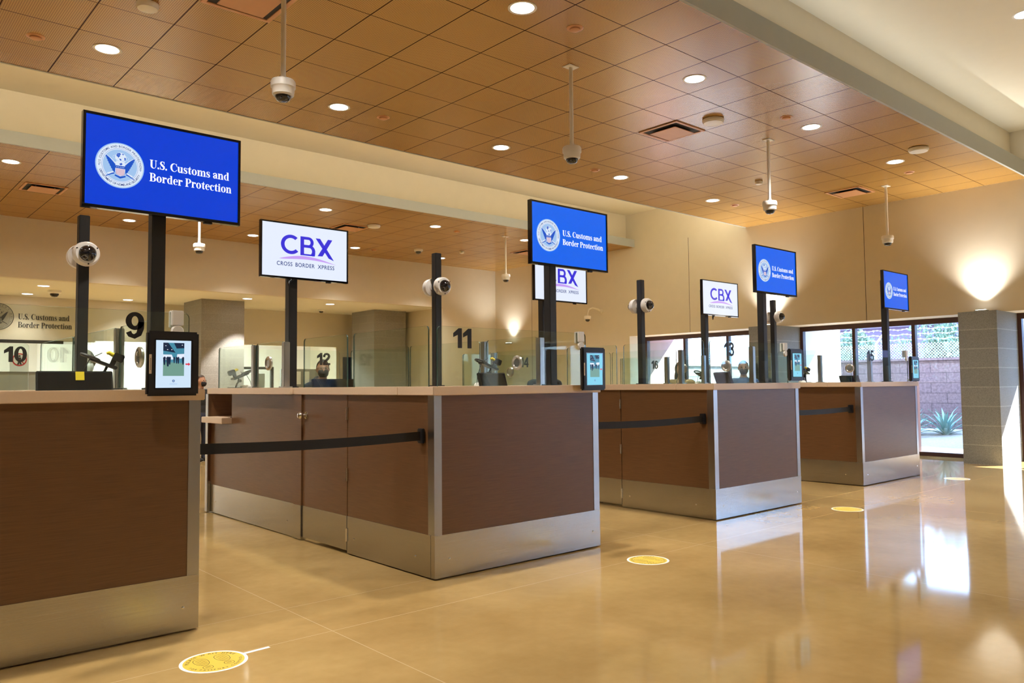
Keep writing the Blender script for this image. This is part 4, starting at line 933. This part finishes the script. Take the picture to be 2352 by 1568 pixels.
t = MB(); put_serif(t, 'Border Protection', 0, .035, -.012, 1.05, .125, 'sign_grey'); t.build('lower_line', parent=o, smooth=False)
def poster(loc, w, h, m, label, kind):
    o = empty(kind, loc, label, 'poster')
    MB().box(-w / 2, w / 2, -.012, 0, -h / 2, h / 2, m, .001).build('sheet', parent=o, smooth=False)
    return o
p = poster((3.10, 18.6, 1.80), .33, .42, 'paper', 'white notice with a red prohibition circle behind the number 10 glass', 'notice_board')
t = MB(); disc(t, 0, .10, .130, -.016, 'red', r2=.107)
for q in strokeq([(-.08, .18), (.08, .02)], [.018, .018]): t.poly(q, 'red', y=-.0165)
t.build('ring', parent=p, smooth=False)
t = MB(); disc(t, 0, .172, .020, -.015, 'vent_dark', 16); t.poly([(-.03, .145), (.03, .145), (.025, .06), (.04, .0), (.012, .0), (0, .035), (-.012, .0), (-.04, .0), (-.025, .06)], 'vent_dark', y=-.015); t.build('walking_figure', parent=p, smooth=False)
MB().box(-.02, .02, .0, .03, -1.80, .2, 'post_metal').box(-.2, .2, -.15, .18, -1.80, -1.78, 'post_metal').build('stand', parent=p, smooth=False)
for k, x in enumerate((9.98, 10.24, 10.50)):
    poster((x, FY + .9, 1.55), .17, .36, 'paper', ['left', 'middle', 'right'][k] + ' one of three pale framed notices beside the officer under number 12', 'framed_notice')
S('wall_corridor.001', MB().box(9.75, 10.95, FY + .92, FY + 1.0, 0, 1.80, 'bond_block'))
poster((8.05, FY - .02, 1.35), .22, .55, 'grey_poster', 'narrow blue notice taped inside the glazed door, left one', 'door_notice')
poster((8.72, FY - .02, 1.40), .26, .50, 'grey_poster', 'narrow blue notice taped inside the glazed door, right one', 'door_notice')
t = MB().box(-1.4, .48, -.03, .03, .05, 1.62, 'fascia_grey').box(-1.42, .50, -.04, .04, 1.62, 1.65, 'post_metal').box(-1.4, -1.3, -.25, .25, 0, .05, 'post_metal').box(.38, .48, -.25, .25, 0, .05, 'post_metal')
tag(t.build('partition_panel', smooth=False, loc=(2.98, 18.2, 0)), 'low grey partition under the prohibition notice behind the number 10 glass', 'partition')
# queue barriers at the far end of the first lane
def stanchion(x, y, label):
    o = empty('queue_barrier', (x, y, 0), label, 'barrier post', 'steel barrier posts behind the first lane')
    MB().lathe([(.16, 0), (.16, .012), (.05, .03), (.03, .05), (.03, .98), (.035, 1.0), (.001, 1.01)], 'steel', 24).build('post', parent=o)
    for z in (.93, .72, .50): MB().box(.03, 1.3, -.003, .003, z - .03, z + .03, 'belt').build('strap', parent=o, smooth=False)
stanchion(5.85, 16.1, 'steel barrier post with three black straps seen between the first two booths')

# ------------------------------------------------------------------ people
def blob_cap(bm, a, b, ra, rb, n=7):
    a = Vector(a); b = Vector(b)
    for i in range(n):
        t = i / (n - 1); r = ra + (rb - ra) * t
        bmesh.ops.create_icosphere(bm, subdivisions=2, radius=r, matrix=Matrix.Translation(a.lerp(b, t)))
def blob(bm, c, r):
    bmesh.ops.create_icosphere(bm, subdivisions=3, radius=1, matrix=Matrix.Translation(c) @ Matrix.Diagonal((*r, 1)))
def person(loc, rz, label, h=1.68, skin='skin', shirt='navy', trousers='navy', hair='hair_black', mask=None, glasses=False, long=False, bald=False, arms='desk', lanyard=False):
    o = bpy.data.objects.new('src', bpy.data.meshes.new('src')); COL.objects.link(o)
    bm = bmesh.new()
    blob(bm, (0, .005, 1.575), (.074, .094, .112)); blob(bm, (0, -.022, 1.512), (.055, .066, .058)); blob(bm, (0, -.03, 1.545), (.062, .066, .06))
    blob_cap(bm, (0, -.092, 1.575), (0, -.106, 1.548), .010, .014, 4)
    for s in (-1, 1): blob(bm, (s * .077, .012, 1.565), (.012, .020, .032))
    blob(bm, (0, -.088, 1.512), (.024, .012, .010))
    blob_cap(bm, (0, .015, 1.38), (0, .005, 1.50), .062, .052)
    blob(bm, (0, .0, 1.22), (.168, .108, .20)); blob(bm, (0, .0, 1.02), (.145, .10, .16)); blob(bm, (0, .005, .90), (.165, .118, .13))
    blob_cap(bm, (-.155, .01, 1.355), (.155, .01, 1.355), .062, .062, 12)
    for s in (-1, 1):
        sh = (s * .185, .01, 1.35)
        el, wr = ((s * .235, .02, 1.07), (s * .17, -.22, 1.06)) if arms == 'desk' else ((s * .225, .03, 1.06), (s * .235, -.05, .82))
        blob_cap(bm, sh, el, .054, .042, 9); blob_cap(bm, el, wr, .042, .028, 9)
        d = (Vector(wr) - Vector(el)).normalized(); up = Vector((0, 0, 1)) if arms == 'desk' else Vector((0, -1, 0)); sd = d.cross(up).normalized()
        pc = Vector(wr) + d * .05
        blob(bm, pc, (.036, .045, .018) if arms == 'desk' else (.022, .036, .05))
        for k, (off, ln) in enumerate(((-.028, .060), (-.010, .074), (.010, .070), (.028, .055))):
            base = pc + sd * off + d * .035; mid = base + d * ln * .55; tip = mid + (d * .8 - up * .5).normalized() * ln * .5
            blob_cap(bm, base, mid, .0095, .009, 4); blob_cap(bm, mid, tip, .009, .0075, 4)
        tb = pc - sd * s * .03 * (1 if arms == 'desk' else -1); blob_cap(bm, tb - d * .02, tb + (d * .6 - sd * s * .7).normalized() * .05, .011, .009, 5)
        blob_cap(bm, (s * .088, .005, .88), (s * .10, .0, .49), .088, .058, 10); blob_cap(bm, (s * .10, .0, .49), (s * .10, .025, .09), .056, .040, 10)
        blob(bm, (s * .105, -.045, .045), (.045, .125, .044))
    bm.to_mesh(o.data); bm.free()
    m = o.modifiers.new('r', 'REMESH'); m.mode = 'VOXEL'; m.voxel_size = .0125
    m2 = o.modifiers.new('s', 'SMOOTH'); m2.iterations = 4; m2.factor = .5
    bpy.context.view_layer.update()
    me = bpy.data.meshes.new_from_object(o.evaluated_get(bpy.context.evaluated_depsgraph_get()))
    old = o.data; bpy.data.objects.remove(o); bpy.data.meshes.remove(old)
    me.name = 'person'; me.materials.clear()
    for k in (skin, shirt, trousers, 'shirt_black'): me.materials.append(MATS[k])
    wz = 1.06 if arms == 'desk' else .82
    for p in me.polygons:
        c = p.center; k = 1
        if c.z > 1.425 and abs(c.x) < .11: k = 0
        elif arms == 'desk' and c.y < -.215 and .95 < c.z < 1.15: k = 0
        elif arms != 'desk' and abs(c.x) > .19 and c.z < .815: k = 0
        elif c.z < .08: k = 3
        elif c.z < .95: k = 2
        p.material_index = k; p.use_smooth = True
    s = h / 1.687
    P = bpy.data.objects.new('person', me); COL.objects.link(P); P.location = loc; P.rotation_euler = (0, 0, rz); P.scale = (s, s, s)
    tag(P, label, 'person', 'people behind the booth glass')
    def shell(c, r, keep, mname, nm):
        b = bmesh.new(); bmesh.ops.create_icosphere(b, subdivisions=4, radius=1, matrix=Matrix.Translation(c) @ Matrix.Diagonal((*r, 1)))
        bmesh.ops.delete(b, geom=[v for v in b.verts if not keep(v.co)], context='VERTS')
        t = MB().bm(b, mname); return t.build(nm, parent=P, angle=60)
    if not bald:
        if long:
            t = MB(); b = bmesh.new(); bmesh.ops.create_icosphere(b, subdivisions=4, radius=1, matrix=Matrix.Translation((0, .022, 1.585)) @ Matrix.Diagonal((.098, .112, .128, 1)))
            bmesh.ops.delete(b, geom=[v for v in b.verts if v.co.y < -.045 and v.co.z < 1.645], context='VERTS'); t.bm(b, hair)
            b = bmesh.new(); bmesh.ops.create_icosphere(b, subdivisions=4, radius=1, matrix=Matrix.Translation((0, .062, 1.44)) @ Matrix.Diagonal((.105, .062, .19, 1))); t.bm(b, hair)
            t.build('hair', parent=P, angle=60)
        else:
            shell((0, .012, 1.585), (.082, .100, .114), lambda v: v.z > 1.645 or (v.y > -.01 + max(0, (1.62 - v.z)) * .25 and v.z > 1.53), hair, 'hair')
    for s_ in (-1, 1):
        MB().lathe([(.010, -.004), (.009, .003), (.001, .006)], 'vent_dark', 12, Matrix.Translation((s_ * .030, -.0855, 1.582)) @ Matrix.Rotation(PI / 2, 4, 'X')).build('eye', parent=P)
    if mask: 
        shell((0, -.022, 1.525), (.070, .093, .070), lambda v: v.y < -.045 and 1.465 < v.z < 1.566, mask, 'face_mask')
    if glasses:
        t = MB()
        for s_ in (-1, 1):
            t.tube([(s_ * .032 + .023 * math.cos(2 * PI * i / 18), -.100, 1.583 + .017 * math.sin(2 * PI * i / 18)) for i in range(19)], .0022, 'vent_dark', 6)
            t.tube([(s_ * .055, -.098, 1.585), (s_ * .078, -.03, 1.585), (s_ * .082, .02, 1.58)], .0022, 'vent_dark', 6)
        t.tube([(-.010, -.102, 1.585), (.010, -.102, 1.585)], .0022, 'vent_dark', 6); t.build('glasses', parent=P)
    if lanyard:
        MB().tube([(-.07, -.03, 1.40), (-.05, -.10, 1.30), (0, -.118, 1.10), (.05, -.10, 1.30), (.07, -.03, 1.40)], .005, 'paper', 6).build('lanyard', parent=P)
    return P
person((4.66, 8.80, 0), R(-22), 'officer with short dark hair, glasses and dark face mask under the number 12', 1.625, 'skin', 'navy', hair='hair_black', mask='mask_black', glasses=True)
person((1.96, 8.45, 0), R(-8), 'person in a blue shirt with white lanyard behind the wide black monitor', 1.67, 'skin_dark', 'shirt_blue', hair='hair_brown', mask='mask_white', lanyard=True, arms='down')
person((7.20, 7.55, 0), R(-45), 'dark-haired officer in black behind the middle blue screen pole', 1.64, 'skin', 'shirt_black', hair='hair_brown', long=True)
person((10.42, 7.76, 0), R(-50), 'person with dark hair in tan clothes under the number 16', 1.63, 'skin_light', 'shirt_tan', hair='hair_brown', long=True)
person((11.02, 7.0, 0), R(-55), 'officer with short hair, dark face mask and blue shirt right of the number 13', 1.645, 'skin', 'shirt_blue', hair='hair_black', mask='mask_black')
person((12.72, 7.75, 0), R(120), 'dark long-haired person beyond the third blue screen pole', 1.66, 'skin_dark', 'shirt_black', hair='hair_black', long=True, arms='down')
person((1.85, 15.2, 0), R(10), 'grey-haired person standing far behind the wide black monitor', 1.70, 'skin_light', 'shirt_blue', hair='hair_grey', arms='down')
person((5.15, 14.2, 0), R(30), 'distant person with a black face mask left of the largest tablet', 1.52, 'skin', 'shirt_black', hair='hair_brown', mask='mask_black', arms='down')
person((7.30, 14.0, 0), R(5), 'distant person in dark clothes left of the officer under number 12', 1.50, 'skin_dark', 'shirt_blue', hair='hair_black', arms='down')

# ------------------------------------------------------------------ outdoors
def ground():
    t = MB(); nx, ny = 26, 60; vs = []
    for i in range(nx + 1):
        for j in range(ny + 1):
            x = 14.8 + 20 * (i / nx) ** 1.6; y = -9 + 40 * j / ny
            z = -.02 + .33 * min(1, max(0, (x - 15.1) / 2.0)) + random.uniform(-.012, .012)
            vs.append((x, y, z))
    fs = [(i * (ny + 1) + j, (i + 1) * (ny + 1) + j, (i + 1) * (ny + 1) + j + 1, i * (ny + 1) + j + 1) for i in range(nx) for j in range(ny)]
    t.add(vs, fs, 'gravel'); g = t.build('gravel_ground'); g['kind'] = 'structure'; return g
ground()
S('exterior_wall', MB().box(17.5, 17.7, -8, 9.6, .1, 1.73, 'cmu_shaded').box(17.46, 17.74, -8, 9.6, 1.73, 1.78, 'cmu_shaded'))
S('exterior_wall.001', MB().box(16.9, 23, 12.6, 12.8, .1, 1.75, 'cmu_sunlit').box(16.9, 23, 12.56, 12.84, 1.75, 1.80, 'cmu_sunlit'))
def chain(name_lab, p0, dvec, length, z0, z1, npost):
    o = empty('chain_link_fence', p0, name_lab, 'fence', 'chain-link fences topped with barbed wire')
    d = Vector(dvec).normalized(); nrm = Vector((-d.y, d.x, 0)); H = z1 - z0
    t = MB(); s = .062
    def wire(a, b, r=.0035):
        t.tube([a, b], r, 'galv', 4)
    k = -H
    while k < length:
        a0, a1 = max(0, k), min(length, k + H)
        if a1 > a0:
            wire(d * a0 + Vector((0, 0, z0 + (a0 - k))), d * a1 + Vector((0, 0, z0 + (a1 - k))))
            wire(d * a0 + Vector((0, 0, z1 - (a0 - k))) + nrm * .004, d * a1 + Vector((0, 0, z1 - (a1 - k))) + nrm * .004)
        k += s
    t.build('chain_link', parent=o, smooth=False)
    for i in range(npost):
        a = d * (length * (i + .35) / npost)
        MB().tube([a + Vector((0, 0, z0)), a + Vector((0, 0, z1)), a + nrm * -.0 + d * -.26 + Vector((0, 0, z1 + .34))], .022, 'galv', 10).build('fence_post', parent=o)
    for q in range(3):
        t = MB(); pts = [d * (length * i / 60) + Vector((0, 0, z1 + .08 + .11 * q + .012 * math.sin(i * 1.7 + q))) for i in range(61)]
        t.tube(pts, .004, 'galv', 5)
        for i in range(1, 60):
            p = pts[i]; t.tube([p + Vector((.015, .015, .02)), p - Vector((.015, .015, .02))], .0022, 'galv', 3); t.tube([p + Vector((.015, -.015, .018)), p - Vector((.015, -.015, .018))], .0022, 'galv', 3)
        t.build('barbed_wire', parent=o, smooth=False)
chain('chain-link fence with barbed wire on the shaded block wall', (17.6, 4.2, 0), (0, 1, 0), 5.4, 1.78, 2.11, 2)
chain('chain-link fence with barbed wire on the sunlit block wall', (16.95, 12.7, 0), (1, 0, 0), 6, 1.80, 2.14, 3)
def agave(loc, s, label, n=34):
    o = empty('agave_plant', loc, label, 'plant', 'spiky agave plants outside the window')
    t = MB()
    for i in range(n):
        a = i * 2.399 + random.uniform(-.2, .2); el = R(18 + 68 * (i / n) ** .8); L = s * random.uniform(.8, 1.05)
        pts = []; wd = []
        for k in range(6):
            u = k / 5; r = L * u; e = el - .25 * u * u
            pts.append(Vector((math.cos(a) * r * math.cos(e), math.sin(a) * r * math.cos(e), r * math.sin(e)))); wd.append(.036 * s / .55 * (1 - u) ** .7 * (.6 + u) + .001)
        side = Vector((-math.sin(a), math.cos(a), 0)); up = Vector((0, 0, .012))
        vs = []
        for p, w in zip(pts, wd): vs += [p + side * w + up, p, p - side * w + up]
        fs = []
        for k in range(5):
            b = k * 3; fs += [(b, b + 1, b + 4, b + 3), (b + 1, b + 2, b + 5, b + 4)]
        t.add(vs, fs, 'agave')
    t.build('leaves', parent=o); MB().lathe([(.05, -.05), (.06, .04), (.02, .09)], 'agave', 12).build('heart', parent=o)
agave((16.75, 6.15, .22), .60, 'large spiky agave in front of the shaded wall, right of the window bar')
agave((16.55, 6.72, .20), .58, 'spiky agave half hidden behind the brown window bar')
agave((16.75, 5.30, .22), .45, 'spiky agave beside the block column, mostly hidden')
def tree(loc, h, r, label, nl=2600):
    o = empty('leafy_tree', loc, label, 'tree', 'leafy trees beyond the fence')
    MB().tube([(0, 0, 0), (.05, .03, h * .4), (-.03, .1, h * .75)], [.10, .07, .03], 'bark', 10).build('trunk', parent=o)
    t = MB()
    ctrs = [Vector((random.gauss(0, r * .5), random.gauss(0, r * .5), h * random.uniform(.45, 1.0))) for _ in range(26)]
    for i in range(nl):
        c = random.choice(ctrs) + Vector((random.gauss(0, r * .2), random.gauss(0, r * .2), random.gauss(0, r * .18)))
        e = Euler((random.uniform(0, 6), random.uniform(0, 6), random.uniform(0, 6))).to_matrix(); l = random.uniform(.04, .09)
        t.add([c + e @ Vector(v) for v in ((-l, 0, 0), (0, -l * .35, .01), (l, 0, 0), (0, l * .35, .01))], [(0, 1, 2, 3)], 'leaf')
    t.build('foliage', parent=o, smooth=False)
tree((20.4, 9.6, .3), 2.2, .75, 'leafy tree beyond the fence behind the slim camera pole')
tree((20.4, 7.4, .3), 2.4, .8, 'bushy tree beyond the fence left of the block column', 2800)
tree((21.6, 4.7, .3), 2.5, .8, 'leafy tree beyond the fence, mostly behind the block column', 2600)
o = empty('shed_building', (25, 9.0, .2), 'dark violet building beyond the trees and fence', 'building')
MB().box(0, 5, -13.5, 3.4, 0, 2.75, 'barn').build('walls', parent=o, smooth=False)  # walls lengthened out of view to keep sky glare off the booth glass
MB().prism([(-.2, 2.75), (5.3, 2.75), (5.3, 3.0), (-.2, 2.85)], -13.7, 3.6, 'barn').build('roof', parent=o, smooth=False)

# ------------------------------------------------------------------ light, sky, camera
def area(loc, sx, sy, power, rot, col, name):
    l = bpy.data.lights.new(name, 'AREA'); l.shape = 'RECTANGLE'; l.size = sx; l.size_y = sy; l.energy = power; l.color = col
    o = bpy.data.objects.new(name, l); COL.objects.link(o); o.location = loc; o.rotation_euler = rot; return o
area((2.5, 8.67, 4.70), 22.5, .12, 260, (PI, 0, 0), (1, .90, .74), 'cove_or_fill_light')      # cove strip on the back of the near canopy
area((2.5, 3.93, 4.70), 22.5, .12, 26, (PI + R(55), 0, 0), (.95, 1, .97), 'cove_or_fill_light')      # added upward fill to brighten the upper hall ceiling, no cove here
for x in (0.0, 7.5): area((x, 22, LZ - .03), 3.0, 1.2, 330, (0, 0, 0), (.88, .97, 1), 'far_room_light')

w = bpy.data.worlds.new('daylight'); sc.world = w; w.use_nodes = True
bg = w.node_tree.nodes['Background']; bg.inputs['Color'].default_value = (.33, .58, 1.0, 1); bg.inputs['Strength'].default_value = 11
s = bpy.data.lights.new('sun', 'SUN'); s.energy = 34; s.angle = R(.53); s.color = (1, .97, .94)
so = bpy.data.objects.new('sun', s); COL.objects.link(so)
dirv = Vector((-1, .6, -.947)).normalized(); so.rotation_euler = dirv.to_track_quat('-Z', 'Y').to_euler(); so.location = (22, -2, 9)

cam = bpy.data.cameras.new('camera'); co = bpy.data.objects.new('camera', cam); COL.objects.link(co); sc.camera = co
yaw, pit, rol = R(48.67), R(3.11), R(-.53)
f = Vector((math.cos(yaw) * math.cos(pit), math.sin(yaw) * math.cos(pit), math.sin(pit))); r = Vector((math.sin(yaw), -math.cos(yaw), 0)); u = r.cross(f)
r2 = r * math.cos(rol) + u * math.sin(rol); u2 = -r * math.sin(rol) + u * math.cos(rol)
M = Matrix((r2, u2, -f)).transposed().to_4x4(); M.translation = (0, 0, 1.305); co.matrix_world = M
cam.sensor_fit = 'HORIZONTAL'; cam.sensor_width = 36; cam.lens = 1821.7 / 2352 * 36; cam.clip_start = .05; cam.clip_end = 200

sc.view_settings.view_transform = 'Standard'; sc.view_settings.look = 'None'; sc.view_settings.gamma = 1; sc.view_settings.exposure = EXPO
try:
    sc.view_settings.use_curve_mapping = False
except Exception: pass
cy = sc.cycles
cy.use_denoising = True
try: cy.denoiser = 'OPENIMAGEDENOISE'
except Exception: pass
cy.max_bounces = 10; cy.diffuse_bounces = 5; cy.glossy_bounces = 4; cy.transparent_max_bounces = 32; cy.transmission_bounces = 6
cy.caustics_reflective = False; cy.caustics_refractive = False; cy.sample_clamp_indirect = 6
